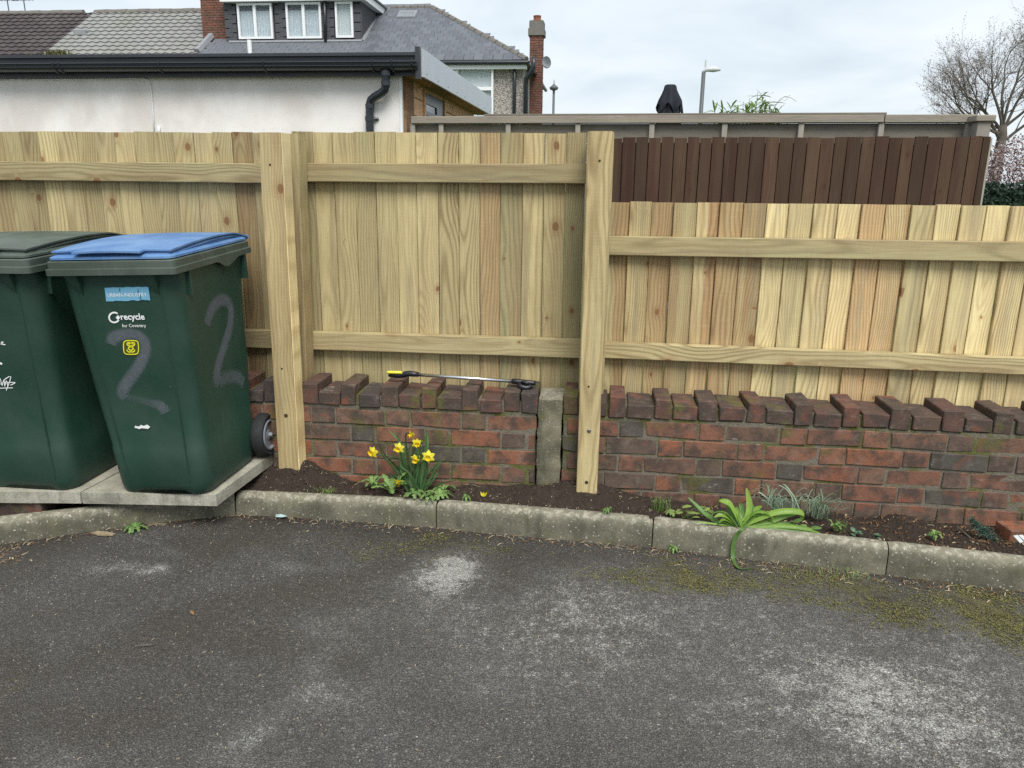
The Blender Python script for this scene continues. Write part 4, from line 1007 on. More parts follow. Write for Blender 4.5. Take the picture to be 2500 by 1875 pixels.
# white scuffed label
cs = [on_bin(binR, *c4(*p)) for p in ((684,1024),(686,1014),(705,1018),(716,1010),(730,1015),(748,1008),(763,1020),(752,1030),(722,1026),(706,1031),(694,1026))]
b = MB(); b.v = [place(u, z, 'front', .003) for u, z in cs]; b.f = [tuple(range(11))]; b.obj('white_label', M_WHITE, binR, origin=(0, 0, 0))
# spray painted figures
def spray(o, pts, ws, side, al):
    ws = [w*1.2 for w in ws]
    ribbon(o, [on_bin(o, *c4(*p), side) for p in pts], ws, 'painted_number', M_SPRAY, side, .0018, al, 6)
spray(binR, [(566,604),(574,574),(610,556),(660,548),(708,562),(736,600),(732,650),(706,710),(668,765),(635,812),(622,850),(640,872)], [.045,.052,.05,.046,.046,.048,.05,.05,.052,.05,.052,.05], 'front', [.75,.95,1,1,1,1,1,1,.9,.95,.8,.5])
spray(binR, [(640,868),(700,880),(768,900),(815,915),(842,950)], [.02,.03,.035,.05,.05], 'front', [.3,.25,.5,.9,.7])
spray(binR, [(1046,505),(1058,455),(1084,405),(1122,378),(1155,392),(1168,440),(1160,520),(1140,590),(1117,660),(1100,720),(1094,775),(1110,798)], [.06,.06,.06,.055,.055,.06,.06,.058,.055,.055,.06,.055], 'side', [.7,.9,1,1,.95,1,1,1,.95,.95,.85,.5])
spray(binR, [(1110,785),(1150,770),(1200,768),(1232,800)], [.07,.06,.06,.06], 'side', [.5,.6,.75,.6])
# left bin: marks cut by the photo edge
d5 = lambda x, y: (x*.1327, 780+y*.1327)
for pts in ([(12,1080),(50,1215)], [(50,1215),(85,1100),(95,1230)], [(95,1230),(130,1120),(150,1215)], [(80,1110),(210,1045),(125,1300)], [(130,1160),(295,1155),(200,1205)], [(-60,1262),(245,1252)], [(-40,1130),(20,1190)]):
    stroke(binL, pts, .0032, 'white_scribble', M_WHITE, fn=d5)
stroke(binL, [(-60,800),(10,800),(48,820)], .009, 'white_scribble', M_WHITE, fn=d5)
stroke(binL, [(30,420),(70,410),(40,450),(110,460)], .004, 'white_scribble', M_WHITE, fn=d5); stroke(binL, [(-20,420),(10,440),(-15,470)], .004, 'white_scribble', M_WHITE, fn=d5)

# ================================================================== outbuilding behind the fence
def onX(px, py, x): d = ray(px, py); return CAM+d*(x/d.x)
OY = 6.5; OX = onY(977, 250, OY).x; OL = -7.2
ob = thing('outbuilding', 'single storey white rendered outbuilding with black gutter and wood clad side', 'outbuilding', (-4.5, OY, 0))
zfb = onY(300, 189, 6.45).z; zft = onY(300, 137, 6.43).z
b = MB(); b.box((OL, OY, 0), (OX, OY+.2, zfb+.08)); b.obj('rendered_wall', M_RENDER, ob)
b = MB(); b.box((OX-.004, OY-.006, 0), (OX+.018, OY+.03, zfb+.02)); b.obj('corner_trim', M_UPVC, ob)
b = MB(); b.box((OL, OY+.19, 0), (OX+.003, 10.0, zfb+.07)); b.obj('side_wall_core', M_INSIDE, ob)
# cladding along the right side, board by board
xw = OX+.02
cp = MB(); cp.box((OX+.005, OY+.032, 0), (xw+.022, OY+.30, zfb+.04)); cp.obj('corner_board', M_CLAD, ob, color=(.9,.42,.2,1))
wy0, wy1 = onX(*h2(1250, 640), xw).y, onX(*h2(1382, 640), xw).y
def clad(y0, y1, z0, z1):
    mid = Vector((xw, (y0+y1)/2, (z0+z1)/2)); me = MB().box((xw-.012, y0, z0+.003), (xw+.012, y1, z1-.003)).mesh('cladding_board', M_CLAD, mid)
    me.transform(Matrix.Rotation(-pi/2, 4, 'Z')); bevel_mesh(me, .003)
    link('cladding_board', me, ob, mid-ob.location, (0, 0, pi/2), (.35,U(.9,1.1),.3,1))
z = zfb+.03; zwt = onX(*h2(1250, 575), xw).z
while z > .9:
    z0 = z-.148
    if z > zwt: clad(OY+.302, 9.95, z0, z)
    else: clad(OY+.302, wy0-.01, z0, z); clad(wy1+.01, 9.95, z0, z)
    z = z0
for (yy0, yy1, nm) in ((wy0-.02, wy0+.035, 0), (wy1-.035, wy1+.02, 1)):
    b = MB(); b.box((xw-.01, yy0, .9), (xw+.028, yy1, zwt)); b.obj('window_jamb', M_CLAD if nm else M_CLAD, ob, color=(.5,.95,.3,1))
win = MB(); win.box((xw-.03, wy0+.04, 1.05), (xw+.004, wy1-.04, zwt-.02)); wo_ = win.obj('window', M_GLASSD, ob)
b = MB()
for (y0, y1, z0, z1) in ((wy0+.036, wy1-.036, zwt-.10, zwt-.005), (wy0+.036, wy0+.10, 1.05, zwt-.1), (wy1-.36, wy1-.036, 1.05, zwt-.1), (wy0+.1, wy1-.36, zwt-.20, zwt-.165)): b.box((xw-.02, y0, z0), (xw+.014, y1, z1))
b.obj('window_frame', M_BLACK, wo_)
# roof, fascia, gutter
tx = onY(1035, 150, 6.45).x
b = MB(); b.box((OL, 6.462, zfb+.012), (tx-.012, 10.15, zft-.012)); b.obj('roof_deck', M_FELT, ob)
b = MB(); b.box((OL, 6.435, zfb), (tx-.03, 6.459, zft)); b.obj('fascia', M_FASC, ob)
b = MB(); b.box((OL, 6.41, zft-.012), (tx-.028, 6.50, zft+.012)); b.obj('fascia_cap', M_FASC, ob)
b = MB(); b.box((OX+.045, 6.47, zfb+.006), (tx-.014, 10.14, zfb+.0115)); b.obj('soffit', M_CLAD, ob, color=(.6,.55,.3,1))
ztf, ztb = onY(1033, 122, 6.45).z, onY(1192, 228, 10.1).z
b = MB(); A = [(tx-.0115, 6.40, zfb-.012), (tx+.010, 6.40, zfb-.012), (tx+.010, 6.40, ztf), (tx-.0115, 6.40, ztf)]; B = [(x, 10.16, z+(.02 if z > zfb else .02)) for x, y, z in A]
b.loft([A, B]); tr_ = b.obj('verge_trim', M_METAL, ob)
b = MB(); b.box((tx-.05, 6.36, zfb-.03), (tx-.013, 6.41, ztf+.012)); b.obj('verge_end', M_FASC, ob)
for k in range(9):
    b = MB(); yy = lerp(6.5, 10.0, k/8); b.lathe([(.006, .0), (.006, .004)], (tx+.010, yy, lerp(zfb+.02, zfb+.04, k/8)), 'x', 8); b.obj('screw', M_SCREW, tr_)
gz = onY(300, 156, 6.36).z; GR = .056
b = MB(); n = 10; pr = []
for k in range(n+1): a = pi+pi*k/n; pr.append((0, 6.374+GR*cos(a), gz+GR*1.05*sin(a)))
for k in range(n, -1, -1): a = pi+pi*k/n; pr.append((0, 6.374+(GR-.005)*cos(a), gz+(GR-.005)*1.05*sin(a)))
b.extr(pr, (OL, 0, 0), (tx-.03, 0, 0)); me = b.mesh('gutter', M_GUT, ob.location); fixn(me); sharp(me, 40); gut = link('gutter', me, ob)
b = MB(); b.tube([(OL, 6.374-GR+.001, gz-.001), (tx-.03, 6.374-GR+.001, gz-.001)], .006, 6); b.obj('gutter_lip', M_GUT, gut)
b = MB(); b.tube([(OL, 6.374-GR*.93, gz-.028), (tx-.03, 6.374-GR*.93, gz-.028)], .004, 6); b.obj('gutter_bead', M_GUT, gut)
for px in (138, 152, 394, 648, 912, 960, 1008):
    x = onY(px, 160, 6.36).x; b = MB(); pr = [(x, 6.374+(GR+.006)*cos(pi+pi*k/8), gz+.006+(GR+.010)*1.05*sin(pi+pi*k/8)) for k in range(9)]
    b.tube([(x, 6.374-GR-.004, gz+.016)]+pr, .007, 6); b.obj('gutter_bracket', M_GUT, gut)
# downpipe with swan neck
D = lambda zx, zy, y=6.50: onY(*h2(zx, zy), y)
b = MB(); b.tube([D(1020, 430, 6.375), D(1020, 500, 6.385), D(1020, 545, 6.39), D(1012, 572, 6.40), D(990, 592, 6.415), D(945, 618, 6.435), D(925, 635, 6.45), D(918, 660, 6.455), D(917, 760, 6.455), (D(917, 800, 6.455).x, 6.455, .1)], .033, 12, True); dp = b.obj('downpipe', M_GUT, ob, smooth=True)
for q, r in ((D(1020, 530, 6.388), .037), (D(918, 675, 6.455), .037), (D(1020, 468, 6.38), .043), (D(917, 755, 6.455), .038)):
    b = MB(); b.tube([q+Vector((0, 0, .018)), q-Vector((0, 0, .018))], r, 12); b.obj('pipe_collar', M_GUT, dp, smooth=False)
b = MB(); q = D(960, 755, 6.465); b.tube([q-Vector((.05, 0, 0)), q+Vector((.01, .03, 0))], .012, 8); b.obj('pipe_clip', M_GUT, dp)
b = MB(); cpts = [(-20,195),(60,194),(160,193.5),(255,193),(350,191),(358,193),(366,202),(370,225),(374,280),(377,330)]
b.tube([onY(x, y, OY-.008) for x, y in cpts], .0055, 6); b.obj('cable', M_UPVC, ob, smooth=True)
b = MB(); b.tube([onY(388, 308, OY-.012), onY(388, 330, OY-.012)], .012, 8); b.obj('conduit', M_UPVC, ob, smooth=True)

# ================================================================== grey weathered fence
gf = thing('garden_fence', 'weathered grey panel fence with capping rail behind the brown boards', 'fence', (.5, 6.45, 0))
def gY(x): return lerp(6.55, 6.28, (x+1.6)/4.3)
ztop = 1.968; gx0 = -1.60; gx1 = onY(2380, 278, gY(2.6)).x
def skew(a, c, z0, z1, dy0, dy1, name, mat, color):
    mid = Vector(((a+c)/2, gY((a+c)/2), (z0+z1)/2)); mb = MB()
    mb.add([(a, gY(a)+dy0, z0), (c, gY(c)+dy0, z0), (c, gY(c)+dy1, z0), (a, gY(a)+dy1, z0), (a, gY(a)+dy0, z1), (c, gY(c)+dy0, z1), (c, gY(c)+dy1, z1), (a, gY(a)+dy1, z1)], [(0,3,2,1),(4,5,6,7),(0,1,5,4),(1,2,6,5),(2,3,7,6),(3,0,4,7)])
    me = mb.mesh(name, mat, mid); bevel_mesh(me, .003); link(name, me, gf, mid-gf.location, color=color)
xsplit = onY(2156, 280, gY(2.1)).x
for a, c in ((gx0, xsplit-.003), (xsplit+.003, gx1)): skew(a, c, ztop-.055, ztop, -.052, .03, 'capping_rail', M_GREYW, (0,1.15,0,1))
skew(gx0+.6, gx1-.6, ztop+.004, ztop+.02, .0, .05, 'back_rail', M_GREYW, (0,.7,0,1))
zs = [ztop-.058, ztop-.205, ztop-.35, ztop-.5, ztop-.65, ztop-.8]
for k in range(5): skew(gx0, gx1, zs[k+1]+.003, zs[k], .0+.004*(k % 2), .018, 'fence_board', M_GREYW, (0,U(.7,.95),.1,1))
for px in (1007, 1076.5, 1240.6, 1411, 1592, 1770, 1957, 2153, 2366):
    x = onY(px, 300, gY((px-1411)/325-.24)-.03).x; skew(x-.020, x+.020, .1, ztop-.057, -.038, -.002, 'batten', M_GREYV, (0,1.1,0,1))
# brown closeboard panel
br_ = thing('closeboard_panel', 'dark brown stained closeboard fence panel in front of the grey fence', 'fence', (1.4, 6.0, 0))
bY = 6.0; x = onY(1490, 340, bY).x; br_x0 = x; xe = onY(2421, 334, bY).x; k = 0; zt0 = onY(1520, 337, bY).z
while x < xe-.02:
    w = min(.093+U(-.01, .008), xe-x); h = 1.2; me = board_mesh(w-.007, h, .012, 900+k, M_BROWNW, taper=-.006)
    link('board', me, br_, Vector((x, bY+0, zt0-h+U(-.006, .006)+.020*(x/2.6)))-br_.location, color=(U(.1,.9),U(.72,1.28),0,1)); x += w; k += 1
b = MB(); b.box((br_x0, bY+.016, .6), (xe-.02, bY+.03, zt0-.03)); b.obj('gap_shade_sheet', M_HOLE, br_)  # added dark sheet; its colour stands for the shade between the boards
b = MB(); b.box((xe-.015, bY-.004, .6), (xe+.006, bY+.05, zt0+.012)); b.obj('edge_batten', M_GREYV, br_, color=(0,1.2,0,1))
ep = thing('end_post', 'old grey timber post with flat wooden cap at the brown panel end', 'post', (2.6, 6.15, 0))
c0, c1 = onY(2388, 300, 6.12).x, onY(2420, 300, 6.12).x; zc = onY(2400, 297, 6.12).z
b = MB(); b.box((c0, 6.12, 0), (c1, 6.22, zc)); b.obj('shaft', M_GREYV, ep, color=(0,.9,0,1))
b = MB(); b.box((c0-.025, 6.10, zc+.001), (c1+.02, 6.25, zc+.045)); me = b.mesh('cap', M_GREYW, ep.location); bevel_mesh(me, .005); link('cap', me, ep, color=(.3,1.2,.2,1))

# ================================================================== houses
EY, RY = 24.7, 28.3
ze = onY(1286, 148, EY).z; zr = onY(1000, 21, RY).z; sl_ = (zr-ze)/(RY-EY)
RN = Vector((0, -sl_, 1)).normalized(); RP = Vector((0, EY, ze))
def roofp(px, py): return onP(px, py, RP, RN)
def rz(y): return ze+(y-EY)*sl_
xp1, xp2 = roofp(240, 25).x, -13.15
def tiled_roof(root, x0, x1, mat, wave, gauge, name='roof'):
    rb = MB(); rb.add([(x0, EY+.02, ze-.12), (x1, EY+.02, ze-.12), (x1, RY, zr-.12), (x0, RY, zr-.12), (x1, 2*RY-EY, ze-.12), (x0, 2*RY-EY, ze-.12)], [(0,1,2,3),(3,2,4,5)]); roof = rb.obj(name, mat, root)
    L = sqrt((RY-EY)**2+(zr-ze)**2); nco = int(L/gauge); sy, sz = (RY-EY)/L, (zr-ze)/L; mb = MB()
    nw = int((x1-x0)/wave*6); up = Vector((0, -sz, sy))
    for c in range(nco+1):
        a, e2 = c*gauge, min((c+1)*gauge+.04, L); st = len(mb.v); off = U(-.01, .01)
        for t_, lift in ((a, .055), (a+.002, .075), (e2, .03)):
            for i in range(nw+1):
                x = lerp(x0, x1, i/nw); w = .5+.5*sin(2*pi*(x-x0)/wave); w = w**1.4
                if lift == .055: p = Vector((x, EY, ze))+Vector((0, sy, sz))*t_+up*(.012+.036*w)
                else: p = Vector((x, EY, ze))+Vector((0, sy, sz))*t_+up*(lift-.03+.036*w)
                mb.v.append(tuple(p+Vector((0, 0, U(-.003, .003)))))
        n = nw+1; mb.f += [(st+r*n+i, st+r*n+i+1, st+(r+1)*n+i+1, st+(r+1)*n+i) for r in range(2) for i in range(nw)]
    o = mb.obj('tiles', mat, roof, smooth=False); o['kind'] = 'stuff'
    for k in range(int((x1-x0)/.42)):
        b = MB(); xa = x0+k*.42; b.tube([(xa+.005, RY, zr+.0+U(-.008, .008)), (xa+.415, RY, zr+U(-.008, .008))], .115, 8); b.obj('ridge_tile', M_RIDGE, roof)
    return roof
h1 = thing('terraced_house', 'far left terraced house with dark purple tiled roof', 'house', (-22, 26, 0)); tiled_roof(h1, -26.5, xp1, M_TILEP, .30, .31)
b = MB(); b.box((-26.5, 25, 0), (xp1-.01, 2*RY-25, ze-.1)); b.obj('wall', M_PEB, h1)
h2_ = thing('terraced_house', 'terraced house with pale grey pantile roof behind the outbuilding', 'house', (-16, 26, 0)); tiled_roof(h2_, xp1+.01, xp2, M_TILEG, .30, .31)
b = MB(); b.box((xp1+.01, 25, 0), (xp2, 2*RY-25, ze-.1)); b.obj('wall', M_PEB, h2_)
v0 = roofp(200, 85); b = MB(); b.box((v0.x-.22, v0.y-.15, v0.z-.05), (v0.x+.22, v0.y+.15, v0.z+.16)); me = b.mesh('roof_vent', M_LEAD, h2_.location); bevel_mesh(me, .03); link('roof_vent', me, h2_)

def aerial(label, px):
    p = onY(px, 28, 29.5); r = thing('tv_aerial', label, 'aerial', (p.x, 29.5, p.z-.4), 'television aerials on the roofs')
    b = MB(); b.tube([(p.x, 29.5, p.z-.4), (p.x-.03, 29.5, p.z+2.2)], .022, 6); b.obj('mast', M_LAMPM, r)
    b = MB(); b.tube([(p.x-.5, 29.5, p.z+.40), (p.x+.35, 29.5, p.z+.42)], .016, 6)
    for k in range(6): b.tube([(p.x-.5+.15*k, 29.3, p.z+.41), (p.x-.5+.15*k, 29.7, p.z+.41)], .008, 4)
    b.obj('antenna', M_LAMPM, r)
aerial('thin television aerial mast at the far left over the purple roof', 22); aerial('television aerial with crossbar over the purple roof', 62)

# end house with dormer and hipped slate roof
HX = roofp(1286, 148).x; hip = roofp(1053, 23); WX = onY(1277, 170, 25).x
hs = thing('detached_house', 'pebbledashed house with hipped slate roof, long dormer and brick chimneys', 'house', (-8, 26, 0))
b = MB(); b.box((xp2+.01, 25, 0), (WX, 2*RY-25, ze-.06)); b.obj('wall', M_PEB, hs)
hx = hip.x
b = MB(); x0 = xp2+.02
b.add([(x0, EY, ze-.03), (HX, EY, ze-.03), (hx, RY, zr-.03), (x0, RY, zr-.03), (HX, 2*RY-EY, ze-.03), (x0, 2*RY-EY, ze-.03)], [(0,1,2,3),(1,4,2),(3,2,4,5),(0,5,4,1)]); roof = b.obj('roof', M_SLATE, hs)
SLT = sl_; ang_ = math.atan(SLT); g = .255; sw = .30; L = sqrt((RY-EY)**2+(zr-ze)**2)
me_s = MB().box((-sw/2+.006, 0, 0), (sw/2-.006, g*1.6, .02)).mesh('slate', M_SLATE)
rest = MB(); row = 0; dl = -7.95
while (row+.3)*g < L:
    t_ = row*g; y = EY+t_*cos(ang_); z = rz(y); xr = lerp(HX, hx, t_/L); x = x0+.15+(sw/2 if row % 2 else 0)
    while x < xr-.13:
        if x > dl:
            link('slate', me_s, roof, Vector((x, y, z+.012+U(0, .006)))-Vector(hs.location), (ang_+.05+U(-.01, .01), U(-.006, .006), 0), None)
        elif y < 26.0:
            M4 = Matrix.Translation((x, y, z+.012+U(0, .005))) @ Matrix.Rotation(ang_+.045, 4, 'X'); rest.add([M4 @ v.co for v in me_s.vertices], [tuple(p.vertices) for p in me_s.polygons])
        x += sw
    row += 1
rs = rest.obj('slates', M_SLATE, roof, origin=hs.location); rs['kind'] = 'stuff'
for k in range(14):
    A = Vector((HX, EY, ze+.02)); B = Vector((hx, RY, zr+.02)); b = MB(); b.tube([A.lerp(B, k/14+.004), A.lerp(B, (k+1)/14-.004)], .095, 7); b.obj('hip_tile', M_RIDGE, roof)
for k in range(6):
    b = MB(); xa = lerp(-7.6, hx, k/6); b.tube([(xa+.01, RY, zr+.01), (lerp(-7.6, hx, (k+1)/6)-.01, RY, zr+.01)], .105, 7); b.obj('ridge_tile', M_RIDGE, roof)
b = MB(); b.tube([(xp2+.05, EY+.03, ze-.03), (HX+.05, EY-.03, ze-.05)], .06, 8); b.obj('gutter', M_GUT, hs)
b = MB(); b.box((xp2+.02, EY+.05, ze-.22), (WX+.12, 25.02, ze-.10)); b.obj('soffit_board', M_UPVC, hs)
b = MB(); b.tube([(HX+.04, EY-.02, ze-.05), (HX+.04, 2*RY-EY, ze-.05)], .06, 8); b.obj('gutter', M_GUT, hs)
# verge between the two roofs + flashing
A, B = roofp(478, 132), roofp(528, 78); b = MB(); b.tube([A+Vector((.05, 0, .06)), B+Vector((.05, 0, .06))], .12, 6); b.obj('party_flashing', M_LEAD, hs)
sk = roofp(995, 40); b = MB(); b.add([(-.33,-.30,0),(.33,-.30,0),(.33,.30,0),(-.33,.30,0),(-.30,-.27,.10),(.30,-.27,.10),(.30,.27,.10),(-.30,.27,.10)], [(0,3,2,1),(4,5,6,7),(0,1,5,4),(1,2,6,5),(2,3,7,6),(3,0,4,7)])
me = b.mesh('roof_light', M_LEAD); so_ = link('roof_light', me, hs, sk-hs.location, (ang_, 0, 0))
b = MB(); b.box((-.25, -.22, .10), (.25, .22, .106)); link('pane', b.mesh('pane', M_GLASS), so_)
# dormer
DY = 25.93; dx0 = onY(559, 60, DY).x; dx1 = onY(*h2(860, 150), DY).x; dz0 = rz(DY)-.05; dzt = onY(*h2(400, 14), DY).z
dm = MB(); dm.box((dx0, DY+.10, dz0-.2), (dx1, RY+.6, dzt)); dorm = dm.obj('dormer', M_HANG, hs)
b = MB(); b.box((dx0-.15, DY-.22, dzt), (dx1+.22, RY+.7, dzt+.20)); b.obj('dormer_fascia', M_UPVC, hs)
b = MB(); b.box((dx0-.2, DY-.27, dzt+.201), (dx1+.27, RY+.75, dzt+.26)); b.obj('dormer_roof', M_FELT, hs)
wins = [(80,300,20,248), (388,610,15,245), (700,812,10,240)]
wx = [(onY(*h2(a, 130), DY-.05).x, onY(*h2(c, 130), DY-.05).x, onY(*h2((a+c)/2, e_), DY-.05).z, min(dzt-.01, onY(*h2((a+c)/2, s_), DY-.05).z)) for a, c, s_, e_ in wins]
me_t = MB().box((-.128, -.012, -.02), (.128, 0, .22)).mesh('hung_tile', M_HANG); z = dz0+.0; row = 0
while z < dzt-.05:
    x = dx0+(.13 if row % 2 else 0)
    while x < dx1+.05:
        if not any(a-.10 < x < c+.10 and lo-.1 < z+.1 for a, c, lo, hi in wx):
            link('hung_tile', me_t, dorm, Vector((x, DY-.002, z))-Vector(hs.location), (-.045, U(-.01, .01), 0))
        x += .262
    z += .135; row += 1
me_c = MB().box((0, -.128, -.02), (.012, .128, .22)).mesh('cheek_tile', M_HANG); z = dz0; row = 0
while z < dzt-.05:
    y = DY+.1+(.13 if row % 2 else 0); ymax = EY+(z-ze+.1)/sl_
    while y < RY:
        if rz(y) < z+.15 : link('hung_tile', me_c, dorm, Vector((dx1+.002, y, z))-Vector(hs.location), (0, .045, 0))
        y += .262
    z += .135; row += 1
b = MB(); b.tube([(dx1+.05, DY-.05, rz(DY)+.03), (dx1+.06, DY+(dzt-rz(DY))/sl_, dzt-.02)], .06, 6); b.tube([(dx0, DY-.06, rz(DY)+.02), (dx1+.05, DY-.06, rz(DY)+.02)], .06, 6); b.obj('dormer_flashing', M_LEAD, hs)
def upvc(root, x0, x1, z0, z1, y, splits, curtain, trans=None):
    f = .065; b = MB()
    b.box((x0, y-.05, z0), (x1, y+.04, z0+f)); b.box((x0, y-.05, z1-f), (x1, y+.04, z1)); b.box((x0, y-.05, z0+f), (x0+f, y+.04, z1-f)); b.box((x1-f, y-.05, z0+f), (x1, y+.04, z1-f))
    w = b.obj('window', M_UPVC, root)
    e = [x0+f]+[lerp(x0, x1, s) for s in splits]+[x1-f]
    for s in splits: b = MB(); xm = lerp(x0, x1, s); b.box((xm-.045, y-.052, z0+f), (xm+.045, y+.038, z1-f)); b.obj('mullion', M_UPVC, w)
    if trans: b = MB(); zz = lerp(z0, z1, trans); b.box((x0+f, y-.054, zz-.05), (x1-f, y+.036, zz+.05)); b.obj('transom', M_UPVC, w)
    for a, c in zip(e, e[1:]):
        b = MB(); b.box((a+.03, y-.006, z0+f), (c-.03, y, z1-f)); b.obj('pane', M_GLASS, w)
        b = MB(); n = 20; yo = .06
        for k in range(n+1): xk = lerp(a, c, k/n); yk = y+yo+.012*sin(k*1.9); b.v += [(xk, yk, z0+f*.5), (xk, yk, lerp(z0, z1, .80 if curtain == M_LACE else .97))]
        b.f = [(2*k, 2*k+2, 2*k+3, 2*k+1) for k in range(n)]; b.obj('curtain', curtain, w)
    return w
M_BLIND = plain('white_blind', (.62,.68,.69), .8, .2, var=.08, sc=3.)
for i, (a, c, lo, hi) in enumerate(wx): upvc(hs, a, c, lo, hi, DY-.03, [.5] if i < 2 else [], M_LACE if i < 2 else M_BLIND)
a, c = onY(1105, 200, 24.95), onY(1205, 282, 24.95); upvc(hs, a.x-.9, c.x, 3.3, onY(1170, 164, 24.95).z, 24.90, [.48], M_BLIND, .60)
# pipes on the house
b = MB(); b.tube([onY(*h2(1838, 398), 24.85), onY(*h2(1837, 560), 24.9), (onY(*h2(1837, 735), 24.9).x, 24.9, .1)], .055, 8); b.obj('downpipe', M_GUT, hs, smooth=True)
b = MB(); b.tube([onY(*h2(630, -10), DY-.12), onY(*h2(637, 265), DY-.12)], .05, 8); b.obj('downpipe', M_GUT, hs, smooth=True)
b = MB(); b.tube([onY(*h2(1960, 362), 24.6), onY(*h2(1958, 430), 24.6), onY(*h2(1935, 470), 24.65), onY(*h2(1912, 500), 24.7), onY(*h2(1910, 540), 24.75), (onY(*h2(1908, 735), 24.75).x, 24.75, .1)], .075, 10); b.obj('soil_pipe', M_GUT, hs, smooth=True)
vp = roofp(*h2(158, 345)); b = MB(); b.tube([vp, vp+Vector((0, 0, .42))], .07, 8); b.obj('vent_pipe', M_UPVC, hs)
# chimneys
def chimney(root, x0, x1, y0, y1, z0, z1, cap):
    b = MB(); b.box((x0+.012, y0+.012, z0), (x1-.012, y1, z1)); ch = b.obj('chimney', M_MORTAR, root)
    mS = brick_variants('brick', .213, .064, .03, M_CHIMB, 2, .004)
    mx = [m_.copy() for m_ in mS]
    for m_ in mx: m_.transform(Matrix.Rotation(pi/2, 4, 'Z'))
    z = z0; row = 0
    zt_ = z1-(cap if cap else 0)
    while z < zt_-.05:
        x = x0+(.1065 if row % 2 == 0 else 0.0)
        while x < x1+.1:
            a_, c_ = max(x-.1065, x0), min(x+.1065, x1)
            if c_-a_ > .03: o_ = link('brick', RND.choice(mS), ch, Vector(((a_+c_)/2, y0+U(-.003, .003), z+.035))-Vector(root.location), color=(U(.18,.25),U(.075,.10),U(.055,.075),1)); o_.scale.x = (c_-a_)/.213
            x += .223
        y = y0+(.1065 if row % 2 == 1 else .16)
        while y < y1-.05:
            link('brick', RND.choice(mx), ch, Vector((x1+U(-.003, .003), y, z+.035))-Vector(root.location), color=(U(.16,.24),U(.07,.095),U(.05,.07),1)); y += .223
        z += .075; row += 1
    if cap:
        b = MB(); b.box((x0-.05, y0-.05, zt_), (x1+.05, y1+.05, zt_+cap*.45)); b.box((x0-.02, y0-.02, zt_+cap*.45+.001), (x1+.02, y1+.02, z1-.02)); b.obj('chimney_cap', M_RIDGE, ch, color=(1,1,1,1))
        b = MB(); b.lathe([(.14, 0), (.12, .1), (.13, .18)], ((x0+x1)/2, (y0+y1)/2, z1), 'z', 12); b.obj('chimney_pot', M_CHIMB, ch, color=(.3,.09,.05,1))
    return ch
cY = 26.25; chimney(hs, onY(493, 60, cY).x, onY(551, 60, cY).x, cY, cY+.75, 5.4, 8.4, 0)
cY = 27.2; chimney(hs, onY(1293, 100, cY).x, onY(1325, 100, cY).x, cY, cY+.55, 3.2, onY(1306, 49, cY).z, .46)
dp_ = onY(1334, 152, 26.6); dish = MB(); rings = []
b = MB()
for r_, o_ in ((.001, .06), (.1, .05), (.19, .0), (.195, .006)): pass
b.lathe([(.005, .05), (.09, .04), (.16, .015), (.185, 0), (.188, .008), (.16, .028), (.09, .052), (.005, .062)], (0, 0, 0), 'y', 20)
me = b.mesh('satellite_dish', M_DISH); me.polygons.foreach_set('use_smooth', [True]*len(me.polygons)); di = link('satellite_dish', me, hs, dp_-hs.location, (radians(12), 0, radians(-35)))
b = MB(); b.tube([(0, .05, -.02), (-.15, .12, -.1), (-.35, .2, -.1)], .02, 6); b.tube([(0, .0, -.16), (-.02, -.25, -.06)], .012, 5); link('dish_arm', b.mesh('dish_arm', M_LAMPM), di)

# ================================================================== street lamps, parasol, bamboo
def lamp(label, p, zt, r, style):
    root = thing('street_lamp', label, 'street lamp', (p.x, p.y, 0), 'street lamps beyond the gardens')
    b = MB(); b.tube([(p.x, p.y, 0), (p.x, p.y, zt*.3), (p.x, p.y, zt)], [r*1.5, r*1.1, r], 8); b.obj('column', M_LAMPM, root, smooth=True)
    b = MB()
    if style == 1:
        b.tube([(p.x-.05, p.y, zt), (p.x+.10, p.y, zt+.12), (p.x+.36, p.y, zt+.13), (p.x+.62, p.y, zt+.11)], [.05, .08, .11, .04], 8); b.obj('lantern', M_LAMPH, root, smooth=True)
        b = MB(); b.tube([(p.x+.05, p.y, zt+.2), (p.x+.05, p.y, zt+.45)], .03, 6); b.obj('sensor', M_LAMPH, root)
    else:
        b.lathe([(.05, 0), (.30, .1), (.34, .25), (.12, .42), (.04, .5), (.02, .8)], (p.x, p.y, zt), 'z', 10); b.obj('lantern', M_LAMPM, root, smooth=True)
lamp('slim street lamp with sideways lantern behind the grey fence', onY(1713, 250, 32), onY(1718, 178, 32).z, .075, 1)
lamp('distant street lamp with round lantern right of the house', onY(1351, 270, 62), onY(1351, 222, 62).z, .09, 0)
pp_ = onY(1634, 260, 9.); zt = onY(1634, 207, 9.).z; par = thing('folded_parasol', 'closed dark garden parasol under a cover behind the grey fence', 'parasol', (pp_.x, 9., .05))
b = MB(); b.tube([(pp_.x, 9, .05), (pp_.x, 9, zt-.05)], .024, 10); b.obj('pole', M_LAMPM, par)
b = MB(); rings = []
